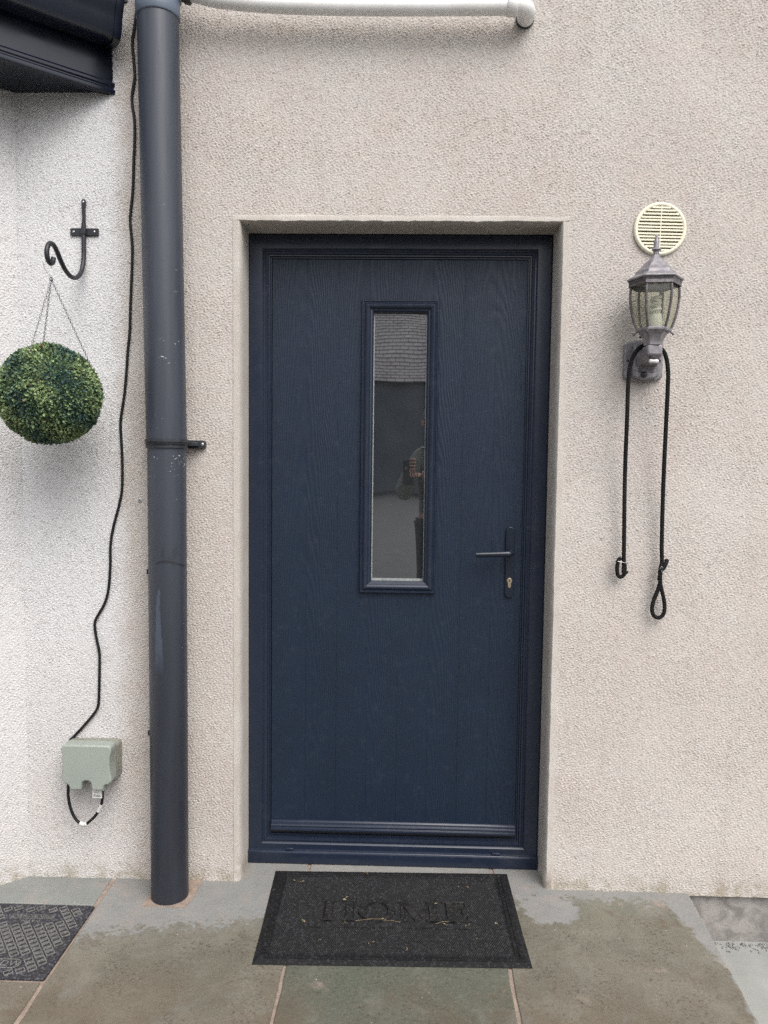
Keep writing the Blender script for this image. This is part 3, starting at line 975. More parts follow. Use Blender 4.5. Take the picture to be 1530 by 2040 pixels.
# leaf: core with an aperture, and the moulded planks in front of it
LX0, LX1, LZ0, LZ1 = -.4035, .4045, .108, 1.9700
GX0, GX1, GZ0, GZ1 = -.0985, .1085, .930, 1.8250          # aperture
LY = FD + .013
core = MB().ring([(0, .045), (0, .0009), (0.0, .0009)], LX0, LX1, LZ0, LZ1, LY)
for a in ((LX0, GX0, LZ0, LZ1), (GX1, LX1, LZ0, LZ1), (GX0, GX1, LZ0, GZ0), (GX0, GX1, GZ1, LZ1)):
    core.add([(a[0], LY + .0009, a[2]), (a[1], LY + .0009, a[2]), (a[1], LY + .0009, a[3]), (a[0], LY + .0009, a[3])], [(0, 1, 2, 3)])
leaf = drp("leaf", core, M_LEAF)
gv = [LX0, -.292, -.191, -.091, .009, .109, .209, .308, LX1]
for a, b in zip(gv[:-1], gv[1:]):
    xa, xb = a + .0001, b - .0001
    za, zb = LZ0 + .002, LZ1
    if xb <= GX0 + .002 or xa >= GX1 - .002:
        polys = [[(xa, za), (xb, za), (xb, zb), (xa, zb)]]
    elif xa < GX0 - .002:                                   # notched round the glazing
        polys = [[(xa, za), (xb, za), (xb, GZ0), (GX0, GZ0), (GX0, GZ1), (xb, GZ1), (xb, zb), (xa, zb)]]
    elif xb > GX1 + .002:
        polys = [[(xa, za), (xb, za), (xb, zb), (xa, zb), (xa, GZ1), (GX1, GZ1), (GX1, GZ0), (xa, GZ0)]]
    else:
        polys = [[(xa, za), (xb, za), (xb, GZ0), (xa, GZ0)], [(xa, GZ1), (xb, GZ1), (xb, zb), (xa, zb)]]
    for pl_ in polys:
        MB().prism(pl_, LY + .0002, LY + .0045, 'y').build("plank", M_LEAF, leaf, bevel=.00028, seg=1)
# weather bar
wb = MB().prism([(LY + .004, .1090), (LY - .016, .1100), (LY - .0175, .1135), (LY - .0165, .1190), (LY - .013, .1205), (LY - .0125, .1235), (LY - .0135, .1255), (LY - .0115, .1300),
                 (LY - .009, .1310), (LY - .0075, .1375), (LY - .003, .1415), (LY + .004, .1425)], LX0 + .001, LX1 - .0005, 'x')
drp("weather_bar", wb, M_FRAME, bevel=.0006, angle=18)
# glazing cassette, pane, spacer
cas = MB().ring([(0, .0005), (0, -.0095), (.0018, -.0125), (.0045, -.0125), (.0062, -.0100), (.0085, -.0098), (.0120, -.0135), (.0165, -.0160), (.0215, -.0150),
                 (.0260, -.0115), (.0285, -.0080), (.0330, -.0065), (.0375, -.0020), (.0375, .0220)], -.1172, .1277, .9085, 1.8435, LY)
cass = drp("glazing_frame", cas, M_FRAME)
cass.data.set_sharp_from_angle(angle=RAD(22))
PY = LY + .013
drp("pane", MB().add([(-.081, PY, .944), (.0915, PY, .944), (.0915, PY, 1.808), (-.081, PY, 1.808)], [(0, 1, 2, 3)]), M_GLASS)
sp = MB()
for (xa, xb, za, zb) in ((-.0802, -.0768, .9455, 1.8065), (.0880, .0903, .9455, 1.8065), (-.0768, .0880, .9455, .9535)):
    sp.box(xa, xb, PY - .0022, PY + .004, za, zb)
drp("spacer", sp, M_SPACER)
# handle
hp = MB().prism(rrect(.3535, .3805, .8985, 1.1290, .0134, 8), LY - .0085, LY + .001, 'y')
hset = drp("handle", hp, M_HANDLE, bevel=.002, seg=3)
lv = MB()
lv.tube(spline([(.3670, LY - .006, 1.0495), (.3672, LY - .030, 1.0495), (.3665, LY - .046, 1.0492), (.3590, LY - .0555, 1.0480), (.3450, LY - .058, 1.0470), (.31, LY - .058, 1.0452), (.2585, LY - .057, 1.0430), (.2555, LY - .057, 1.0429)], 6),
        [.0090] * 36 + [.0086] * 6 + [.0066], 18)
lv.build("lever", M_HANDLE, hset)
kz = .9555
key = MB()
pl = [(.367 + .0085 * math.cos(RAD(a)), kz + .0085 * math.sin(RAD(a))) for a in range(-50, 231, 14)]
pl += [(.367 + .005 * math.cos(RAD(a)), kz - .019 + .005 * math.sin(RAD(a))) for a in range(180, 361, 20)]
key.prism(pl, LY - .0125, LY - .002, 'y')
cyl = key.build("lock_cylinder", M_BRASS, hset, bevel=.0006)
MB().prism([(.3658, kz - .004), (.3682, kz - .004), (.3682, kz + .0035), (.3658, kz + .0035)], LY - .0128, LY - .0120, 'y').build("keyhole", M_DARK, hset)

# ------------------------------------------------------------------ vent
VX, VZ, VR = .7672, 2.0258, .0772
vent = thing("round_vent", "round cream plastic vent grille above the wall lantern", "vent", (VX, 0, VZ), (0, RAD(1.2), 0))
RX = Matrix.Rotation(RAD(90), 4, 'X')
MB().lathe([(VR - .0005, 0), (VR, .004), (VR - .0015, .0085), (VR - .0055, .0105), (VR - .0105, .0095), (VR - .012, .004)], 64, caps=False, M=RX).build("rim", M_VENT, vent)
MB().lathe([(VR - .006, .0015), (.001, .0015)], 48, caps=False, M=RX).build("backing", M_VENTB, vent)
ns = 14
for i in range(ns):
    z = -.0615 + i * .00945
    hw = math.sqrt(max((VR - .010) ** 2 - z * z, 0)) - .0005
    if hw < .008: continue
    sag = .0006 * math.sin(i * 2.3)
    MB().prism([(-.010, z + .0026), (-.0092, z + .0031), (-.0025, z - .0004), (-.0032, z - .0019), (-.010, z - .0022)], -hw, hw, 'x').build("slat", M_VENT, vent, loc=(0, 0, sag))
MB().box(-.0012, .0012, -.0106, -.003, -VR + .011, VR - .011).build("centre_rib", M_VENT, vent)

# ------------------------------------------------------------------ lantern
LAX, LAY = .7250, -.1080
lan = thing("wall_lantern", "six-sided pewter wall lantern with a motion sensor", "lantern", (.7275, 0, 1.64))
lroot = Vector((.7275, 0, 1.64))
def lp(name, mb, mat, parent=None, **k):
    o = mb.build(name, mat, parent or lan, **k)
    if parent is None:
        o.location = -lroot
    return o
HO = RAD(-67)            # a hexagon corner at this angle
cen = (LAX, LAY, 0)
roof = lp("roof", MB().lathe([(.0770, 1.8500), (.0790, 1.8525), (.0775, 1.8560), (.0610, 1.8640), (.0565, 1.8690), (.0555, 1.8735), (.0530, 1.8770), (.0505, 1.8780), (.0400, 1.8890), (.0330, 1.8975),
                                 (.0200, 1.9090), (.0115, 1.9190), (.0085, 1.9240)], 6, HO, cen, smooth=False), M_LANTERN, bevel=.0010)
lp("eave_trim", MB().lathe([(.0700, 1.8335), (.0730, 1.8335), (.0715, 1.8420), (.0740, 1.8495), (.0700, 1.8495)], 6, HO, cen, caps=False, smooth=False), M_LANTERN_D)
lp("ceiling_plate", MB().lathe([(.0705, 1.8440), (.0705, 1.8470)], 6, HO, cen, smooth=False), M_LANTERN_D)
MB().lathe([(.0085, 1.923), (.0095, 1.9255), (.0075, 1.929), (.0085, 1.933), (.0135, 1.9365), (.0120, 1.9395), (.0080, 1.9420), (.0075, 1.955), (.0065, 1.9645), (.0045, 1.968), (.0040, 1.977), (.0015, 1.980)], 16, 0, cen).build("finial", M_LANTERN, roof)
CP = [(.0640, 1.8450), (.0665, 1.825), (.0668, 1.805), (.0645, 1.780), (.0590, 1.752), (.0515, 1.728), (.0470, 1.7170)]
for k in range(6):
    a = HO + k * math.pi / 3
    pts = [(LAX + r * math.cos(a), LAY + r * math.sin(a), z) for r, z in CP]
    lp("cage_rib", MB().tube(spline(pts, 3), .0036, 8), M_LANTERN_D)
    a2 = a + math.pi / 3
    g = MB(); v = []
    for r, z in CP:
        v += [(LAX + (r - .002) * math.cos(a), LAY + (r - .002) * math.sin(a), z), (LAX + (r - .002) * math.cos(a2), LAY + (r - .002) * math.sin(a2), z)]
    g.add(v, [(2 * i, 2 * i + 1, 2 * i + 3, 2 * i + 2) for i in range(len(CP) - 1)], True)
    lp("pane", g, M_LGLASS)
lp("cup", MB().lathe([(.0235, 1.6690), (.0265, 1.6700), (.0265, 1.6740), (.0280, 1.6830), (.0345, 1.6980), (.0430, 1.7060), (.0485, 1.7085), (.0500, 1.7120), (.0490, 1.7175), (.0440, 1.7185)], 6, HO, cen, smooth=False), M_LANTERN, bevel=.0008)
for k in range(6):
    a = HO + (k + .0) * math.pi / 3
    lp("thumb_screw", MB().lathe([(.0026, 0), (.0026, .008), (.0042, .0085), (.0042, .0115)], 10, M=Matrix.Translation((LAX + .046 * math.cos(a), LAY + .046 * math.sin(a), 1.7075)) @ Matrix.Rotation(a, 4, 'Z') @ Matrix.Rotation(RAD(125), 4, 'Y')), M_LANTERN_D)
# lamp inside
blb = MB()
hel = [(LAX + .004 + .013 * math.cos(t * .9), LAY + .013 * math.sin(t * .9), 1.757 + t * .0024) for t in range(0, 22)]
blb.tube(hel, .0048, 8)
lp("bulb", blb, M_BULB)
lp("bulb_holder", MB().lathe([(.016, 1.716), (.018, 1.722), (.018, 1.742), (.0165, 1.757), (.010, 1.759)], 20, 0, (LAX + .004, LAY, 0)), M_BULB)
lp("hanger_rod", MB().box(LAX + .013, LAX + .018, LAY - .0025, LAY + .0025, 1.80, 1.845), M_LANTERN_D)
# plate, arm and sensor
def arch(x0, x1, z0, z1, rise, n=10):
    pts = []
    for k in range(n + 1):
        t = k / n; pts.append((x0 + (x1 - x0) * t, z0 - rise * math.sin(math.pi * t)))
    for k in range(n + 1):
        t = k / n; pts.append((x1 + (x0 - x1) * t, z1 + rise * math.sin(math.pi * t)))
    return pts
lp("back_plate", MB().prism(arch(.6715, .7860, 1.590, 1.690, .0125), -.017, .001, 'y'), M_LANTERN, bevel=.004, seg=3)
body = MB()
body.prism(arch(.6930, .7680, 1.590, 1.686, .008), -.0400, -.015, 'y')
lp("body", body, M_LANTERN, bevel=.006, seg=3)
arm = MB()
arm.add([(.7000, -.035, 1.6680), (.7620, -.035, 1.6680), (.7460, -.128, 1.6705), (.7045, -.128, 1.6705),
         (.7000, -.035, 1.6200), (.7620, -.035, 1.6200), (.7460, -.128, 1.6420), (.7045, -.128, 1.6420)],
        [(0, 1, 2, 3), (7, 6, 5, 4), (3, 2, 6, 7), (1, 0, 4, 5), (0, 3, 7, 4), (2, 1, 5, 6)])
lp("arm", arm, M_LANTERN, bevel=.005, seg=3)
lp("scoop", MB().prism([(.706, 1.602), (.752, 1.602), (.752, 1.620), (.745, 1.634), (.729, 1.641), (.716, 1.636), (.708, 1.622)], -.0412, -.038, 'y'), M_LANTERN_D, bevel=.0015)
lp("sensor_lens", MB().lathe([(.0095, 0), (.0095, .003), (.0085, .0065), (.006, .0088), (.002, .0100)], 24, M=Matrix.Translation((.7230, -.0405, 1.5960)) @ RX), M_BLACKPL)
sns = MB()
sns.lathe([(.0125, 1.6420), (.0120, 1.6340), (.0085, 1.6300)], 20, 0, (LAX + .001, LAY - .004, 0))
sn = lp("sensor_mount", sns, M_LANTERN_D)
MB().tube([(LAX - .0125, LAY - .008, 1.6255), (LAX - .0095, LAY - .008, 1.6255), (LAX + .011, LAY - .008, 1.6255), (LAX + .014, LAY - .008, 1.6255)], [.0035, .0058, .0058, .0035], 16).build("sensor_knob", M_SENSOR, sn)
for xx in (.6810, .7755):
    lp("screw", MB().lathe([(.0032, 0), (.0032, .003), (.0015, .004)], 10, M=Matrix.Translation((xx, -.017, 1.640)) @ RX), M_DARK)

# ------------------------------------------------------------------ rope lead over the lantern arm
rope = thing("rope_lead", "black rope dog lead hung over the lantern arm", "rope", (.73, -.06, 1.0))
def rpart(name, mb, mat, parent=None, **k):
    o = mb.build(name, mat, parent or rope, **k)
    if parent is None: o.location = (-.73, .06, -1.0)
    return o
RP = spline([(.6845, -.032, 1.0080), (.6850, -.031, 1.0400), (.6838, -.032, 1.0800), (.6760, -.045, 1.300), (.6690, -.072, 1.470), (.6660, -.082, 1.560), (.6700, -.082, 1.615), (.6820, -.080, 1.650),
             (.7020, -.078, 1.672), (.7270, -.076, 1.6790), (.7520, -.078, 1.6715), (.7690, -.082, 1.649), (.7780, -.082, 1.610), (.7805, -.080, 1.560), (.7840, -.064, 1.40), (.7905, -.042, 1.25), (.7960, -.030, 1.10), (.7990, -.028, 1.0450), (.7965, -.026, 1.010), (.7935, -.026, .985)], 8)
rpart("cord", MB().tube(RP, .0062, 12), M_ROPE)
# big loop at the right, small knotted loop at the left
LP = spline([(.7975, -.034, 1.0450), (.7915, -.038, 1.0150), (.7935, -.036, .985), (.7895, -.030, .958), (.7790, -.027, .925), (.7755, -.026, .900), (.7800, -.026, .881), (.7930, -.026, .8725), (.8070, -.026, .879), (.8130, -.026, .899), (.8090, -.027, .930), (.8010, -.028, .960), (.7965, -.024, .990), (.8010, -.022, 1.020), (.8085, -.024, 1.0400)], 7)
rpart("hand_loop", MB().tube(LP, .0060, 12), M_ROPE)
rpart("loop_knot", MB().tube(spline([(.7915, -.040, 1.018), (.8000, -.043, 1.026), (.8100, -.036, 1.043), (.8125, -.030, 1.046)], 6), [.006] * 18 + [.0072], 10), M_ROPE)
SL = spline([(.6870, -.033, 1.0350), (.6885, -.032, 1.0180), (.6870, -.030, 1.0030), (.6780, -.030, .9950), (.6690, -.030, 1.0010), (.6655, -.032, 1.0180), (.6660, -.034, 1.0370), (.6690, -.034, 1.0480), (.6760, -.034, 1.0530)], 6)
rpart("end_loop", MB().tube(SL, .0060, 12), M_ROPE)
rpart("frayed_tip", MB().tube([(.6880, -.031, 1.004), (.6940, -.031, 1.009), (.6990, -.031, 1.012)], [.005, .0045, .002], 8), M_ROPE)
tw = MB().tube([(.6640, -.041, 1.0435), (.6760, -.042, 1.0415), (.6920, -.041, 1.0380), (.6960, -.036, 1.0375)], .0011, 6)
rpart("wire_tie", tw, M_STEEL)
rpart("wire_tie", MB().tube(spline([(.7880, -.044, 1.022), (.7930, -.0465, 1.030), (.7960, -.047, 1.024), (.7930, -.0465, 1.016), (.7990, -.046, 1.011)], 5), .0010, 6), M_STEEL)

# ------------------------------------------------------------------ hook bracket and topiary ball
hk = thing("hanging_bracket", "black wrought iron hook bracket screwed to the whiter wall", "bracket", (-.948, 0, 2.0))
def hpart(name, mb, mat, parent=None, **k):
    o = mb.build(name, mat, parent or hk, **k)
    if parent is None: o.location = (.948, 0, -2.0)
    return o
bar = MB()
zz = [2.1055, 2.1045, 2.1015, 2.097, 2.090, 2.083, 2.075, 2.060, 2.030, 1.99]
hw = [.002, .0046, .0064, .0068, .0066, .0056, .0050, .0048, .0050, .0052]
bar.prism([(-.948 - w, z) for z, w in zip(zz, hw)] + [(-.948 + w, z) for z, w in reversed(list(zip(zz, hw)))], -.009, -.004, 'y')
hpart("bar", bar, M_IRON, bevel=.0008)
hpart("rod", MB().tube(spline([(-.948, -.0085, 2.035), (-.948, -.009, 1.985), (-.948, -.012, 1.930), (-.948, -.026, 1.893), (-.948, -.050, 1.869), (-.948, -.080, 1.857), (-.948, -.112, 1.857), (-.948, -.142, 1.868),
                          (-.948, -.168, 1.886), (-.948, -.190, 1.905), (-.948, -.211, 1.915), (-.948, -.232, 1.911), (-.948, -.246, 1.893), (-.948, -.245, 1.872), (-.948, -.231, 1.860), (-.948, -.214, 1.866), (-.948, -.209, 1.880)], 7), .0066, 14), M_IRON)
hpart("plate", MB().prism(rrect(-.9905, -.9050, 2.0000, 2.0215, .002, 2), -.0055, -.0005, 'y'), M_IRON, bevel=.0008)
hpart("saddle", MB().box(-.956, -.940, -.0165, -.004, 2.001, 2.0205), M_IRON, bevel=.002)
for (xx, zz_, yy) in ((-.948, 2.0975, -.009), (-.980, 2.0110, -.0055), (-.917, 2.0110, -.0055)):
    hpart("screw", MB().lathe([(.0037, 0), (.0034, .0015), (.001, .0022)], 12, M=Matrix.Translation((xx, yy, zz_)) @ RX), M_STEEL)

BC, BR = Vector((-.9615, -.2150, 1.5060)), .1370
ball = thing("topiary_ball", "green artificial topiary ball hanging on chains from the hook", "topiary ball", BC)
bmx = bmesh.new(); bmesh.ops.create_icosphere(bmx, subdivisions=4, radius=BR * .925)
me = bpy.data.meshes.new("core"); bmx.to_mesh(me); bmx.free()
link("core", me, M_BALLCORE, ball)
rg = random.Random(3)
lv_, lf_, tint = [], [], []
NL = 15000
ga = math.pi * (3 - math.sqrt(5))
for i in range(NL):
    y_ = 1 - 2 * (i + .5) / NL
    a = i * ga + rg.uniform(-.3, .3)
    rr = math.sqrt(max(0, 1 - y_ * y_))
    n = Vector((rr * math.cos(a), rr * math.sin(a), y_))
    n = (n + Vector((rg.gauss(0, .02), rg.gauss(0, .02), rg.gauss(0, .02)))).normalized()
    lump = 1 + .018 * math.sin(n.x * 9 + 1) * math.sin(n.z * 8) + .012 * math.sin(n.y * 17 + n.z * 13)
    base = n * BR * lump * rg.uniform(.90, .985)
    tdir = n.cross(Vector((rg.gauss(0, 1), rg.gauss(0, 1), rg.gauss(0, 1)))).normalized()
    tdir = (tdir + Vector((0, 0, .35 * rg.random()))).normalized()
    out = (n * rg.uniform(.25, 1.0) + tdir * rg.uniform(.5, 1.0)).normalized()
    side = out.cross(n + Vector((rg.gauss(0, .3), rg.gauss(0, .3), rg.gauss(0, .3)))).normalized()
    nn = side.cross(out).normalized()
    L = rg.uniform(.0075, .0115); w = L * rg.uniform(.24, .36)
    b = len(lv_)
    lv_ += [base, base + out * L * .5 + side * w + nn * .0006, base + out * L, base + out * L * .5 - side * w + nn * .0006, base + out * L * .5 - nn * .0008]
    lf_ += [(b, b + 1, b + 4), (b + 1, b + 2, b + 4), (b + 2, b + 3, b + 4), (b + 3, b, b + 4)]
    patch = .5 + .28 * math.sin(n.x * 7 + 2 * n.z) + .2 * math.sin(n.z * 9 + n.x * 3 + 1)
    tv = min(.97, max(0, rg.gauss(.16 + patch * .70, .20)))
    if rg.random() < .006: tv = 1.0
    tint += [tv] * 5
me = bpy.data.meshes.new("foliage")
me.from_pydata([tuple(v) for v in lv_], [], lf_)
at = me.attributes.new("tint", 'FLOAT', 'POINT'); at.data.foreach_set("value", tint)
me.update()
o = link("foliage", me, M_BALL, ball); tag(o, kind="stuff")


def chain(p0, p1, link_len=.0085):
    p0, p1 = Vector(p0), Vector(p1)
    d_ = p1 - p0
    n = int(d_.length / (link_len * .78))
    q = d_.to_track_quat('Z', 'X').to_matrix().to_4x4()
    mb = MB()
    for i in range(n):
        c_ = p0 + d_ * ((i + .5) / n)
        M = Matrix.Translation(c_) @ q @ Matrix.Rotation(RAD(90 * (i % 2) + 25), 4, 'Z')
        pts = [M @ Vector((.0024 * math.cos(t), 0, link_len * .5 * math.sin(t))) for t in [2 * math.pi * k / 8 for k in range(8)]]
        mb.tube(pts, .00085, 5, closed=True)
    return mb


TOP = Vector((-.9463, -.228, 1.8177))
def bpart(name, mb, mat):
    o = mb.build(name, mat, ball); o.location = -BC; return o
def onball(px, pz, yy):
    return Vector((px, yy, pz))
bpart("chain", chain(TOP, (-.9844, -.3200, 1.5430)), M_CHAIN)
bpart("chain", chain(TOP, (-1.0160, -.1450, 1.6200)), M_CHAIN)
bpart("chain", chain(TOP, (-.8490, -.1900, 1.5750)), M_CHAIN)
bpart("wire_hook", MB().tube(spline([(-.9440, -.232, 1.847), (-.948, -.226, 1.856), (-.952, -.232, 1.8660), (-.9600, -.240, 1.8570), (-.9600, -.238, 1.8450), (-.9530, -.232, 1.832), (-.9455, -.228, 1.821), (-.9480, -.228, 1.814), (-.9530, -.228, 1.824)], 5), .0010, 6), M_STEEL)
bpart("ring", MB().tube([(TOP.x + .0045 * math.cos(t), TOP.y, TOP.z + .0045 * math.sin(t)) for t in [2 * math.pi * k / 14 for k in range(14)]], .0012, 6, closed=True), M_IRON)

# ------------------------------------------------------------------ socket box
sx = thing("socket_box", "grey-green weatherproof double socket box low on the wall", "socket", (-.93, 0, .40))
def spart(name, mb, mat, parent=None, **k):
    o = mb.build(name, mat, parent or sx, **k)
    if parent is None: o.location = (.93, 0, -.40)
    return o
back = spart("back_box", MB().prism(rrect(-1.0120, -.8515, .338, .4560, .012), -.055, .001, 'y'), M_SOCKET_B, bevel=.003)
# cover: waisted sides, two cable chutes at the foot
def half(sgn):
    pass
cxm, cw = -.9235, .0785
cv = []
cv += [(cxm - cw + .004, .3580), (cxm - cw + .014, .3480), (cxm - cw + .0235, .3450), (cxm - cw + .0265, .3350)]
cv += [(cxm - cw + .0268, .3300), (cxm - .0165, .3300), (cxm - .0150, .3480), (cxm - .0120, .3560), (cxm - .004, .3590), (cxm + .006, .3585), (cxm + .0125, .3540), (cxm + .0155, .3300)]
cv += [(cxm + .0500, .3300), (cxm + .0515, .3440), (cxm + .0590, .3480), (cxm + cw - .010, .3490), (cxm + cw - .002, .3590)]
cv += [(cxm + cw - .004, .3750), (cxm + cw - .0075, .3950), (cxm + cw - .0085, .4150), (cxm + cw - .0060, .4380), (cxm + cw - .002, .4530), (cxm + cw - .004, .4640), (cxm + cw - .012, .4690)]
cv += [(cxm - cw + .012, .4690), (cxm - cw + .003, .4640), (cxm - cw + .001, .4530), (cxm - cw + .0045, .4350), (cxm - cw + .0055, .4150), (cxm - cw + .0040, .3850), (cxm - cw, .3700)]
cov = spart("cover", MB().prism(cv, -.1000, -.054, 'y'), M_SOCKET, bevel=.0065, seg=4, angle=45)
for k, xx in enumerate((-.975, -.936, -.897)):
    spart("knockout_ring", MB().tube([(xx + .0125 * math.cos(t), -.027 + .0125 * math.sin(t), .4562) for t in [2 * math.pi * q / 24 for q in range(24)]], .0009, 6, closed=True), M_SOCKET_B)
spart("knockout_ring", MB().tube([(-.8513, -.027 + .0125 * math.cos(t), .400 + .0125 * math.sin(t)) for t in [2 * math.pi * q / 24 for q in range(24)]], .0009, 6, closed=True), M_SOCKET_B)
spart("hinge_block", MB().box(-.9500, -.9420, -.094, -.060, .3270, .3330), M_SOCKET, bevel=.001)
spart("hinge_block", MB().box(-.8800, -.8735, -.094, -.060, .3270, .3330), M_SOCKET, bevel=.001)

# ------------------------------------------------------------------ cable
cb = thing("power_cable", "thin black cable wandering down the wall into the socket box", "cable", (-.85, 0, 1.2))
def cpart(name, mb, mat, **k):
    o = mb.build(name, mat, cb, **k); o.location = (.85, 0, -1.2); return o
CY = -.0065
CPT = [(-.772, CY, 2.72), (-.790, CY, 2.60), (-.7960, CY, 2.560), (-.792, CY, 2.50), (-.7905, CY, 2.46), (-.7985, CY, 2.41), (-.7990, CY, 2.385), (-.7925, CY, 2.34), (-.7920, CY, 2.28), (-.7955, CY, 2.22), (-.7985, CY, 2.14),
       (-.8065, CY, 2.065), (-.8075, CY, 2.035), (-.8020, CY, 1.965), (-.8045, CY, 1.89), (-.8090, CY, 1.80), (-.8120, CY, 1.72), (-.8190, CY, 1.655), (-.8230, CY, 1.60), (-.8300, CY, 1.53), (-.8420, CY, 1.455), (-.8430, CY, 1.42), (-.8395, CY, 1.345), (-.8400, CY, 1.25), (-.8480, CY, 1.20),
       (-.8680, CY, 1.125), (-.8780, CY, 1.070), (-.8800, CY, 1.00), (-.8870, CY, .925), (-.9010, CY, .880), (-.9240, CY, .840), (-.9310, CY, .815), (-.9250, CY, .770), (-.9170, CY, .725), (-.9180, CY, .66), (-.9210, CY, .580), (-.9300, CY, .545), (-.9700, CY, .495), (-1.000, CY, .462), (-1.016, CY - .003, .438), (-1.0175, CY - .006, .36), (-1.0120, CY - .02, .335)]
cpart("wall_run", MB().tube(spline(CPT, 5), .0042, 10), M_CABLE)
LPQ = spline([(-1.0090, -.030, .345), (-1.0010, -.052, .318), (-.9985, -.058, .290), (-.9910, -.060, .255), (-.9790, -.060, .226), (-.9630, -.060, .2085), (-.9480, -.060, .2045), (-.9330, -.060, .2140), (-.9110, -.060, .2370), (-.8960, -.061, .2650), (-.8905, -.062, .2950), (-.8910, -.064, .3280)], 6)
cpart("loop", MB().tube(LPQ, .0045, 10), M_CABLE)
tag_ = cpart("paper_tag", MB().box(-.9170, -.8870, -.0735, -.0728, .2950, .3270), M_TAG)
ink = MB()
ink.box(-.9130, -.9010, -.0742, -.0736, .3130, .3140)
ink.box(-.9130, -.9115, -.0742, -.0736, .2995, .3060); ink.box(-.9095, -.9080, -.0742, -.0736, .2995, .3075)
for k in range(7):
    ink.box(-.9060 + k * .0022, -.9047 + k * .0022, -.0742, -.0736, .2995, .3020 + .0015 * (k % 3))
ink.build("print", M_INK, tag_)
tp_ = spline([(-.9630, -.060, .2085), (-.9545, -.060, .2055), (-.9480, -.060, .2045), (-.9410, -.060, .2075)], 4)
cpart("tape", MB().tube(tp_, [.006, .0068, .0062, .0072, .0064, .0070, .0062, .0071, .0064, .0068, .0066, .0070, .006][:len(tp_)], 10), M_TAPE)
cpart("tape", MB().tube([LPQ[50], LPQ[51], LPQ[52], LPQ[53], LPQ[54], LPQ[55]], .0051, 10), M_TAPE)

# cable clips and a screw plug left on the wall
for zz_, lab in ((.9857, "small black cable clip beside the pipe, the higher of two"), (.4783, "small black cable clip beside the pipe, the lower of two")):
    t_ = thing("cable_clip", lab, "clip", (-.7600, -.001, zz_), group="cable clips beside the drainpipe")
    MB().prism([(-.006, -.0075), (.006, -.0075), (.006, -.003), (.001, -.003), (.001, .003), (.006, .003), (.006, .0075), (-.006, .0075)], -.010, 0, 'y').build("saddle", M_BLACKPL, t_, bevel=.0008)
    MB().lathe([(.0016, 0), (.0016, .0025)], 8, M=Matrix.Translation((.0005, -.006, 0)) @ RX).build("nail", M_STEEL, t_)
t_ = thing("screw_plug", "small pale grey screw cap on the wall left of the drainpipe", "screw", (-.7877, -.0015, 1.2061))
MB().lathe([(.0068, -.002), (.0066, .0015), (.005, .003), (.001, .0033)], 20, M=RX).build("cap", M_SCREWCAP, t_)
for a in (45, -45):
    MB().box(-.0030, .0030, -.0042, -.0030, -.0005, .0005, M=Matrix.Rotation(RAD(a), 4, 'Y')).build("slot", M_STRAP, t_)

# ------------------------------------------------------------------ doormat
MW, MD = .744, .458
mat_o = thing("doormat", "black rubber doormat embossed HOME lying before the door", "doormat", (.0035, -.1560, .0005), (0, 0, RAD(1.25)))
hw_, hd = MW / 2, MD / 2
base = MB()
nxm, nym = 60, 36
def mz(u, v):
    du = min(u + hw_, hw_ - u, v + hd, hd - v)
    z = .0015 + min(du / .014, 1) * .0058
    if .020 < du < .026: z += .0022
    if .034 < du < .0375: z += .0018
    return z
us = sorted(set([-hw_ + k for k in (0, .007, .014, .0198, .0205, .0255, .0262, .0338, .0345, .037, .038)] + [hw_ - k for k in (0, .007, .014, .0198, .0205, .0255, .0262, .0338, .0345, .037, .038)] + list(np.linspace(-hw_ + .05, hw_ - .05, 30))))
vs = sorted(set([-hd + k for k in (0, .007, .014, .0198, .0205, .0255, .0262, .0338, .0345, .037, .038)] + [hd - k for k in (0, .007, .014, .0198, .0205, .0255, .0262, .0338, .0345, .037, .038)] + list(np.linspace(-hd + .05, hd - .05, 18))))
V = [(u + .0035 * (v / hd) * (u / hw_), v, mz(u, v)) for u in us for v in vs]
m_ = len(vs)
base.add(V, [(i * m_ + k, (i + 1) * m_ + k, (i + 1) * m_ + k + 1, i * m_ + k + 1) for i in range(len(us) - 1) for k in range(m_ - 1)])
base.box(-hw_ + .001, hw_ - .001, -hd + .001, hd - .001, .0003, .0012)
base.build("base", M_MAT, mat_o)


def stroke(x0, y0, x1, y1, w):
    d_ = Vector((x1 - x0, y1 - y0)).normalized(); n_ = Vector((-d_.y, d_.x)) * w / 2
    return [(x0 - n_.x, y0 - n_.y), (x1 - n_.x, y1 - n_.y), (x1 + n_.x, y1 + n_.y), (x0 + n_.x, y0 + n_.y)]


def letter(name, polys, ox):
    mb = MB()
    for q, pol in enumerate(polys):
        mb.prism([(ox + x, y) for x, y in pol], .004, .0119 + q * .00025)
    return mb.build("letter", M_MATL, mat_o, bevel=.0008)


LH, LB = .100, -.045      # letter height and baseline (local y)
T, TN, SF = .021, .008, .030
def bx_(x0, x1, y0, y1): return [(x0, LB + y0), (x1, LB + y0), (x1, LB + y1), (x0, LB + y1)]
def serif(xc, y): return bx_(xc - .021, xc + .021, y, y + .008)
Hh = [bx_(.012, .033, 0, LH), bx_(.073, .094, 0, LH), bx_(.034, .072, .046, .055), serif(.0225, 0), serif(.0225, LH - .008), serif(.0835, 0), serif(.0835, LH - .008)]
letter("H", Hh, -.208)
ob = MB()
nO = 40
vv = []
for k in range(nO):
    a = 2 * math.pi * k / nO
    vv += [(-.0445 + .053 * math.cos(a), LB + LH / 2 + .052 * math.sin(a)), (-.0445 + .034 * math.cos(a), LB + LH / 2 + .043 * math.sin(a))]
V3 = [(x, y, .004) for x, y in vv] + [(x, y, .0119) for x, y in vv]
F3 = []
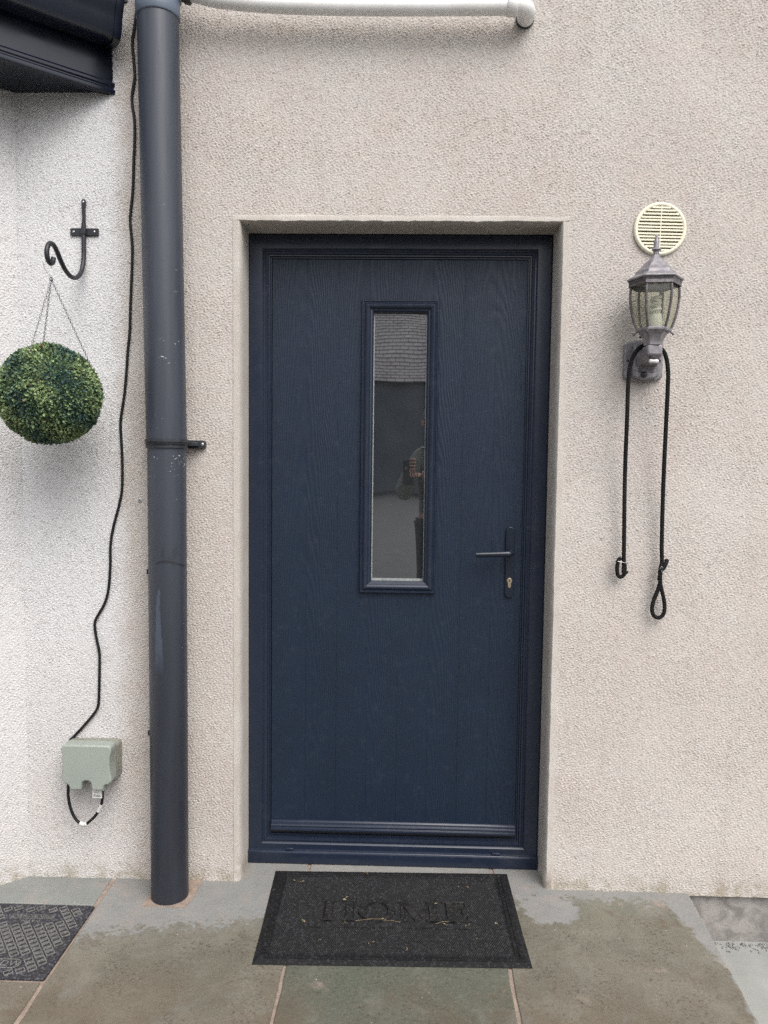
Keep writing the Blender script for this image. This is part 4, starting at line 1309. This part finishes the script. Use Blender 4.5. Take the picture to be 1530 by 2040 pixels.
for k in range(nO):
    a, b = 2 * k, 2 * ((k + 1) % nO)
    o2 = 2 * nO
    F3 += [(a + o2, b + o2, b + 1 + o2, a + 1 + o2), (a, b, b + o2, a + o2), (a + 1, a + 1 + o2, b + 1 + o2, b + 1)]
ob.add(V3, F3).build("letter", M_MATL, mat_o)
Mm = [stroke(.014, LB, .014, LB + LH, .009), stroke(.018, LB + LH - .004, .058, LB + .004, .019), stroke(.096, LB + LH - .004, .060, LB + .004, .009), stroke(.103, LB, .103, LB + LH, .020), serif(.015, 0), serif(.014, LH - .008), serif(.104, 0), serif(.106, LH - .008)]
letter("M", Mm, .018)
Ee = [bx_(.010, .031, 0, LH), bx_(.0, .076, 0, .008), bx_(.0, .074, LH - .008, LH), bx_(.031, .058, .047, .055), bx_(.068, .077, 0, .026), bx_(.066, .075, LH - .024, LH), bx_(.054, .061, .038, .065)]
letter("E", Ee, .152)
MB().box(-.232, .240, -.0760, -.0715, .004, .0088).build("rule", M_MATL, mat_o)
# nubs
nub = MB(); v_, f_ = [], []
step = .0062
rows_ = int((MD - .082) / (step * .866)); cols_ = int((MW - .082) / step)
for j in range(rows_):
    for i in range(cols_):
        u = -hw_ + .042 + i * step + (step / 2 if j % 2 else 0); v = -hd + .042 + j * step * .866
        if u > hw_ - .04: continue
        lx, ly = u, v - LB
        if -.004 < ly < LH + .004:
            if -.20 < lx < -.173 or -.139 < lx < -.112: continue
            e_ = math.hypot((lx + .0445) / .0555, (ly - .05) / .0545)
            e2 = math.hypot((lx + .0445) / .0315, (ly - .05) / .0405)
            if e_ < 1 and e2 > 1: continue
            if .158 < lx < .187 or .108 < lx < .134 or .027 < lx < .04: continue
        if -.234 < lx < .242 and -.079 < v < -.069: continue
        z0 = .0072; h = .0034 * rg.uniform(.7, 1.1); w = .0024
        b = len(v_)
        v_ += [(u - w, v - w, z0), (u + w, v - w, z0), (u + w, v + w, z0), (u - w, v + w, z0), (u, v, z0 + h)]
        f_ += [(b, b + 1, b + 4), (b + 1, b + 2, b + 4), (b + 2, b + 3, b + 4), (b + 3, b, b + 4)]
me = bpy.data.meshes.new("rubber_nubs"); me.from_pydata(v_, [], f_); me.update()
tag(link("rubber_nubs", me, M_NUB, mat_o), kind="stuff")

# bits of dead leaf and twig blown on to the mat
lit = MB(); rg = random.Random(12)
spots = [(-.305, -.010), (-.285, -.015), (-.09, .045), (-.08, .042), (.21, -.018), (.235, -.022), (-.255, -.215), (-.248, -.222), (-.13, -.215), (-.02, -.20), (.215, -.222), (.225, -.212), (-.19, -.30), (-.05, -.31), (.05, -.33), (.245, -.275), (.16, -.215), (-.135, -.10), (.13, -.11), (.185, -.12), (-.36, -.06), (-.20, .058), (.30, -.20)]
for (x_, y_) in spots:
    for q in range(rg.choice((1, 2, 2))):
        L = rg.uniform(.0025, .0065); w = L * rg.uniform(.2, .5)
        M = Matrix.Translation((x_ + rg.gauss(0, .004), y_ + rg.gauss(0, .004), .0125 + rg.uniform(0, .002))) @ Matrix.Rotation(rg.uniform(0, 6.3), 4, 'Z') @ Matrix.Rotation(rg.uniform(-.4, .4), 4, 'X')
        lit.add([(-L, 0, 0), (-L * .2, -w, .001), (L, 0, 0), (-L * .1, w, .0015)], [(0, 1, 2), (0, 2, 3)], False, M)
for (xa, ya, xb, yb) in ((-.10, -.208, -.01, -.196), (.13, -.212, .17, -.200), (-.02, -.205, .03, -.209)):
    lit.tube([(xa, ya, .0125), ((xa + xb) / 2, (ya + yb) / 2 + .004, .0135), (xb, yb, .0125)], .0005, 5)
tag(lit.build("leaf_litter", M_LITTER), "scraps of dead leaf and twig on the doormat", "leaf litter", kind="stuff")

# ------------------------------------------------------------------ inspection cover
cvx0, cvx1, cvy0, cvy1 = -1.305, -.8790, -.474, -.154
cov_o = thing("inspection_cover", "black plastic drain inspection cover with raised diagonal treads", "drain cover", ((cvx0 + cvx1) / 2, (cvy0 + cvy1) / 2, 0))
cc = Vector(((cvx0 + cvx1) / 2, (cvy0 + cvy1) / 2, 0))
cwid, cdep = (cvx1 - cvx0) / 2, (cvy1 - cvy0) / 2
MB().prism(rrect(-cwid, cwid, -cdep, cdep, .006), -.02, .0035).build("plate", M_COVER, cov_o, bevel=.0015)
tm = MB().ring([(0, .0), (0, -.0030), (.0022, -.0030), (.0022, 0)], -.0112, .0112, -.0085, .0085, 0)
me = tm.mesh("tread")
me.transform(Matrix.Rotation(RAD(-90), 4, 'X'))
bmx = bmesh.new(); bmx.from_mesh(me); bmesh.ops.recalc_face_normals(bmx, faces=bmx.faces); bmx.to_mesh(me); bmx.free()
me.materials.append(M_TREAD)
ang = RAD(38)
ca, sa = math.cos(ang), math.sin(ang)
zt = .0036
for i in range(-16, 17):
    for j in range(-16, 17):
        a_, b_ = i * .0265, j * .0200 + (.010 if i % 2 else 0)
        x_, y_ = a_ * ca + b_ * sa, a_ * sa - b_ * ca
        if abs(x_) > cwid - .022 or abs(y_) > cdep - .018: continue
        wx, wy = x_ + cc.x, y_ + cc.y
        if -1.125 < wx < -.945 and -.252 < wy < -.192: continue
        if wx < -.955 and -.452 < wy < -.385: continue
        if (wx + .900) ** 2 + (wy + .455) ** 2 < .0009: continue
        COL_o = link("tread", me, None, cov_o, (x_, y_, zt), (0, 0, ang))
# raised lettering (set for a reader standing with his back to the wall), frame, screws
def text(body, size, x, y, rot, parent, mat, z=.0036):
    cu = bpy.data.curves.new("lettering", 'FONT')
    cu.body = body; cu.size = size; cu.extrude = .0007; cu.align_x = 'CENTER'; cu.align_y = 'CENTER'; cu.resolution_u = 2
    ob_ = bpy.data.objects.new("tmp", cu); COL.objects.link(ob_)
    dg = bpy.context.evaluated_depsgraph_get()
    me_ = bpy.data.meshes.new_from_object(ob_.evaluated_get(dg))
    bpy.data.objects.remove(ob_)
    me_.materials.clear()
    return link("lettering", me_, mat, parent, (x - cc.x, y - cc.y, z + .0007), (0, 0, rot))
text("WWW.WAVIN.COM", .0135, -1.035, -.2165, math.pi, cov_o, M_TREAD)
text("WAVIN", .0170, -1.030, -.2365, math.pi, cov_o, M_TREAD)
fr_ = MB().ring([(0, .0), (0, -.0012), (.0012, -.0012), (.0012, 0)], -.062, .062, -.0095, .0095, 0)
me_ = fr_.mesh("text_frame"); me_.transform(Matrix.Rotation(RAD(-90), 4, 'X')); me_.materials.append(M_TREAD)
link("text_frame", me_, None, cov_o, (-1.035 - cc.x, -.2165 - cc.y, .0036))
ov = [(x_, y_, .0042) for x_, y_ in rrect(-1.12 - cc.x, -.968 - cc.x, -.4370 - cc.y, -.4030 - cc.y, .0168, 8)]
MB().tube(ov, .0014, 6, closed=True).build("oval_frame", M_TREAD, cov_o)
text("WADW", .030, -1.020, -.4200, 0, cov_o, M_TREAD)
for (x_, y_) in ((-.893, -.1680), (-.900, -.4550), (-.985, -.458), (-1.29, -.168)):
    MB().lathe([(.0062, 0), (.0062, .002), (.004, .002), (.004, .0008), (.0005, .0008)], 14, center=(x_ - cc.x, y_ - cc.y, .0034)).build("screw_boss", M_COVER, cov_o)

# ------------------------------------------------------------------ what the glass reflects: the outbuilding opposite and the photographer
barn = thing("outbuilding", "long stone outbuilding with a slate roof across the yard", "building", (0, -38, -.166))
MB().box(-16, 16, -3.0, 0, 0, 5.95).build("wall", mottled("barn_wall", (.19, .205, .235), (.23, .245, .27), .9, .8, coord='pos'), barn)
rf = MB(); rg = random.Random(2)
pitch = RAD(40)
for j in range(34):
    s0 = j * .33
    for i in range(-24, 25):
        w = .44
        x_ = i * w + (w / 2 if j % 2 else 0)
        lift = rg.uniform(0, .012)
        y0, z0 = .45 - s0 * math.cos(pitch), 5.9 + s0 * math.sin(pitch)
        y1, z1 = .45 - (s0 + .36) * math.cos(pitch), 5.9 + (s0 + .36) * math.sin(pitch)
        rf.add([(x_ + .01, y0, z0 + .045 + lift), (x_ + w - .01, y0, z0 + .045 + lift), (x_ + w - .01, y1, z1 + .012), (x_ + .01, y1, z1 + .012),
                (x_ + .01, y0, z0 + .01), (x_ + w - .01, y0, z0 + .01)], [(0, 1, 2, 3), (4, 5, 1, 0)])
tag(rf.build("roof_slates", mottled("barn_slate", (.30, .275, .28), (.42, .39, .39), .6, 1.2, coord='pos'), barn), kind="stuff")
MB().prism([(.42, 5.86), (-8.6, 13.43), (-9.0, 5.86)], -12, 12, 'x').build("roof_deck", mottled("barn_deck", (.03, .03, .032), (.04, .04, .042), .9, 2), barn)


def skin_mesh(name, nodes, edges, mat, parent, sub=2):
    """nodes: {name: (pos, radius)}"""
    keys = list(nodes)
    me = bpy.data.meshes.new(name)
    me.from_pydata([nodes[k][0] for k in keys], [(keys.index(a), keys.index(b)) for a, b in edges], [])
    o = link(name, me, mat, parent)
    o.modifiers.new("skin", 'SKIN').use_smooth_shade = True
    if not me.skin_vertices:
        me.attributes  # layer is created with the modifier
    sv = me.skin_vertices[0].data
    for i, k in enumerate(keys):
        r_ = nodes[k][1]
        sv[i].radius = (r_, r_) if isinstance(r_, (int, float)) else r_
        sv[i].use_root = (i == 0)
    s_ = o.modifiers.new("sub", 'SUBSURF'); s_.levels = sub; s_.render_levels = sub
    return o


M_SKIN = mottled("skin", (.52, .33, .27), (.60, .39, .32), .5, 30)
M_JACKET = mottled("jacket_green", (.17, .19, .18), (.22, .24, .22), .85, 20)
M_TROUSER = mottled("trouser_dark", (.035, .042, .055), (.05, .056, .07), .9, 20)
M_HAIR = mottled("hair_grey", (.22, .21, .20), (.34, .33, .32), .8, 60)
M_SHOE = mottled("shoe_black", (.010, .010, .010), (.02, .02, .02), .5, 30)
PXc, PYc = .290, -2.66
per = thing("person", "person in a dark green jacket holding up a phone, mirrored in the glass", "person", (PXc, PYc, 0))
body_n = {
    "pelvis": ((0, 0, .93), (.15, .105)), "waist": ((0, 0, 1.06), (.14, .10)), "chest": ((0, .01, 1.24), (.165, .11)), "neck0": ((0, .0, 1.40), (.07, .065)), "neck": ((-.02, .012, 1.475), (.052, .052)),
    "jaw": ((-.05, .045, 1.535), (.058, .070)), "face": ((-.055, .035, 1.60), (.072, .090)), "brow": ((-.06, .025, 1.655), (.074, .092)), "crown": ((-.062, .012, 1.705), (.055, .070)),
    "shL": ((-.165, 0, 1.375), .055), "elL": ((-.275, .13, 1.115), .042), "wrL": ((-.215, .335, 1.270), .027), "paL": ((-.203, .352, 1.305), (.030, .024)),
    "shR": ((.165, 0, 1.375), .055), "elR": ((.19, .10, 1.115), .042), "wrR": ((-.10, .315, 1.250), .027), "paR": ((-.145, .335, 1.268), (.028, .024)),
    "hpL": ((-.095, 0, .87), .095), "knL": ((-.10, .02, .50), .062), "anL": ((-.11, -.01, .09), .042), "toL": ((-.125, .14, .045), .038),
    "hpR": ((.095, 0, .87), .095), "knR": ((.10, .02, .50), .062), "anR": ((.11, -.01, .09), .042), "toR": ((.125, .14, .045), .038),
}
body_e = [("pelvis", "waist"), ("waist", "chest"), ("chest", "neck0"), ("neck0", "neck"), ("neck", "jaw"), ("jaw", "face"), ("face", "brow"), ("brow", "crown"),
          ("chest", "shL"), ("shL", "elL"), ("elL", "wrL"), ("wrL", "paL"), ("chest", "shR"), ("shR", "elR"), ("elR", "wrR"), ("wrR", "paR"),
          ("pelvis", "hpL"), ("hpL", "knL"), ("knL", "anL"), ("anL", "toL"), ("pelvis", "hpR"), ("hpR", "knR"), ("knR", "anR"), ("anR", "toR")]
skin_mesh("body", body_n, body_e, M_SKIN, per)
def grow(keys, g): return {k: (body_n[k][0], tuple(x + g for x in (body_n[k][1] if isinstance(body_n[k][1], tuple) else (body_n[k][1],) * 2))) for k in keys}
jk = grow(["chest", "waist", "pelvis", "neck0", "shL", "elL", "shR", "elR"], .022)
def lerp(a, b, t): return tuple(a[i] + (b[i] - a[i]) * t for i in range(3))
jk["cuL"] = (lerp(body_n["elL"][0], body_n["wrL"][0], .88), (.043, .043)); jk["cuR"] = (lerp(body_n["elR"][0], body_n["wrR"][0], .88), (.043, .043))
jk["hem"] = ((0, 0, .86), (.178, .135))
skin_mesh("jacket", jk, [("chest", "waist"), ("waist", "pelvis"), ("pelvis", "hem"), ("chest", "neck0"), ("chest", "shL"), ("shL", "elL"), ("elL", "cuL"), ("chest", "shR"), ("shR", "elR"), ("elR", "cuR")], M_JACKET, per)
tr_ = grow(["pelvis", "hpL", "knL", "hpR", "knR"], .012)
tr_["anL"] = ((-.11, -.01, .11), (.060, .065)); tr_["anR"] = ((.11, -.01, .11), (.060, .065))
skin_mesh("trousers", tr_, [("pelvis", "hpL"), ("hpL", "knL"), ("knL", "anL"), ("pelvis", "hpR"), ("hpR", "knR"), ("knR", "anR")], M_TROUSER, per)
for s_ in (-1, 1):
    skin_mesh("shoe", {"a": ((s_ * .11, -.05, .052), (.046, .05)), "b": ((s_ * .118, .07, .045), (.048, .043)), "c": ((s_ * .126, .165, .036), (.040, .034))}, [("a", "b"), ("b", "c")], M_SHOE, per)
skin_mesh("hair", {"a": ((-.056, -.012, 1.60), (.080, .080)), "b": ((-.060, -.005, 1.67), (.083, .090)), "c": ((-.062, .008, 1.722), (.062, .078))}, [("a", "b"), ("b", "c")], M_HAIR, per)
fc = MB()
fc.lathe([(.001, .03), (.009, .012), (.013, -.008), (.004, -.016)], 10, center=(-.056, .128, 1.603))
fc.build("nose", M_SKIN, per)
for s_ in (-1, 1):
    MB().lathe([(.001, -.006), (.010, -.003), (.010, .003), (.001, .006)], 12, center=(-.057 + s_ * .029, .118, 1.632)).build("eye", M_DARK, per)
    MB().lathe([(.004, -.026), (.012, -.012), (.014, .008), (.006, .026)], 10, center=(-.057 + s_ * .077, .015, 1.612)).build("ear", M_SKIN, per)
MB().tube([(-.076, .117, 1.563), (-.054, .123, 1.562), (-.032, .117, 1.563)], .004, 8).build("mouth", mottled("lips", (.30, .13, .11), (.34, .15, .13), .5, 60), per)
# fingers: the left hand wraps the phone's edge, the right steadies it below
PHX, PHZ = .021, 1.326
def finger(pts, r0):
    n = {str(i): (p_, r0 * (1 - .12 * i)) for i, p_ in enumerate(pts)}
    return skin_mesh("finger", n, [(str(i), str(i + 1)) for i in range(len(pts) - 1)], M_SKIN, per, 1)
for k in range(4):
    z_ = 1.327 + .019 * (1.2 - k)
    finger([(-.196, .350, z_ - .004), (-.190, .372, z_), (-.205, .384 - .002 * k, z_ + .002), (-.232 + .004 * abs(k - 1), .383, z_ + .003)], .0085)
finger([(-.205, .340, 1.290), (-.218, .338, 1.312), (-.226, .340, 1.335)], .010)
for k in range(4):
    x_ = -.160 - .017 * k
    finger([(-.145 - .008 * k, .340, 1.262), (x_, .362, 1.246), (x_ - .006, .376, 1.252), (x_ - .010, .3765, 1.272)], .0085)
finger([(-.150, .335, 1.262), (-.185, .340, 1.258), (-.212, .346, 1.262)], .010)

ph = thing("phone", "dark mobile phone held up by the person mirrored in the glass", "phone", (.058, -2.3060, 1.272))
MB().prism(rrect(-.040, .040, -.085, .078, .010), -.0045, .0045, 'y').build("case", M_BLACKPL, ph, bevel=.002)
MB().lathe([(.008, 0), (.008, .002), (.006, .0022)], 18, M=Matrix.Translation((-.020, .0045, .030)) @ Matrix.Rotation(RAD(-90), 4, 'X')).build("lens_ring", M_STEEL, ph)
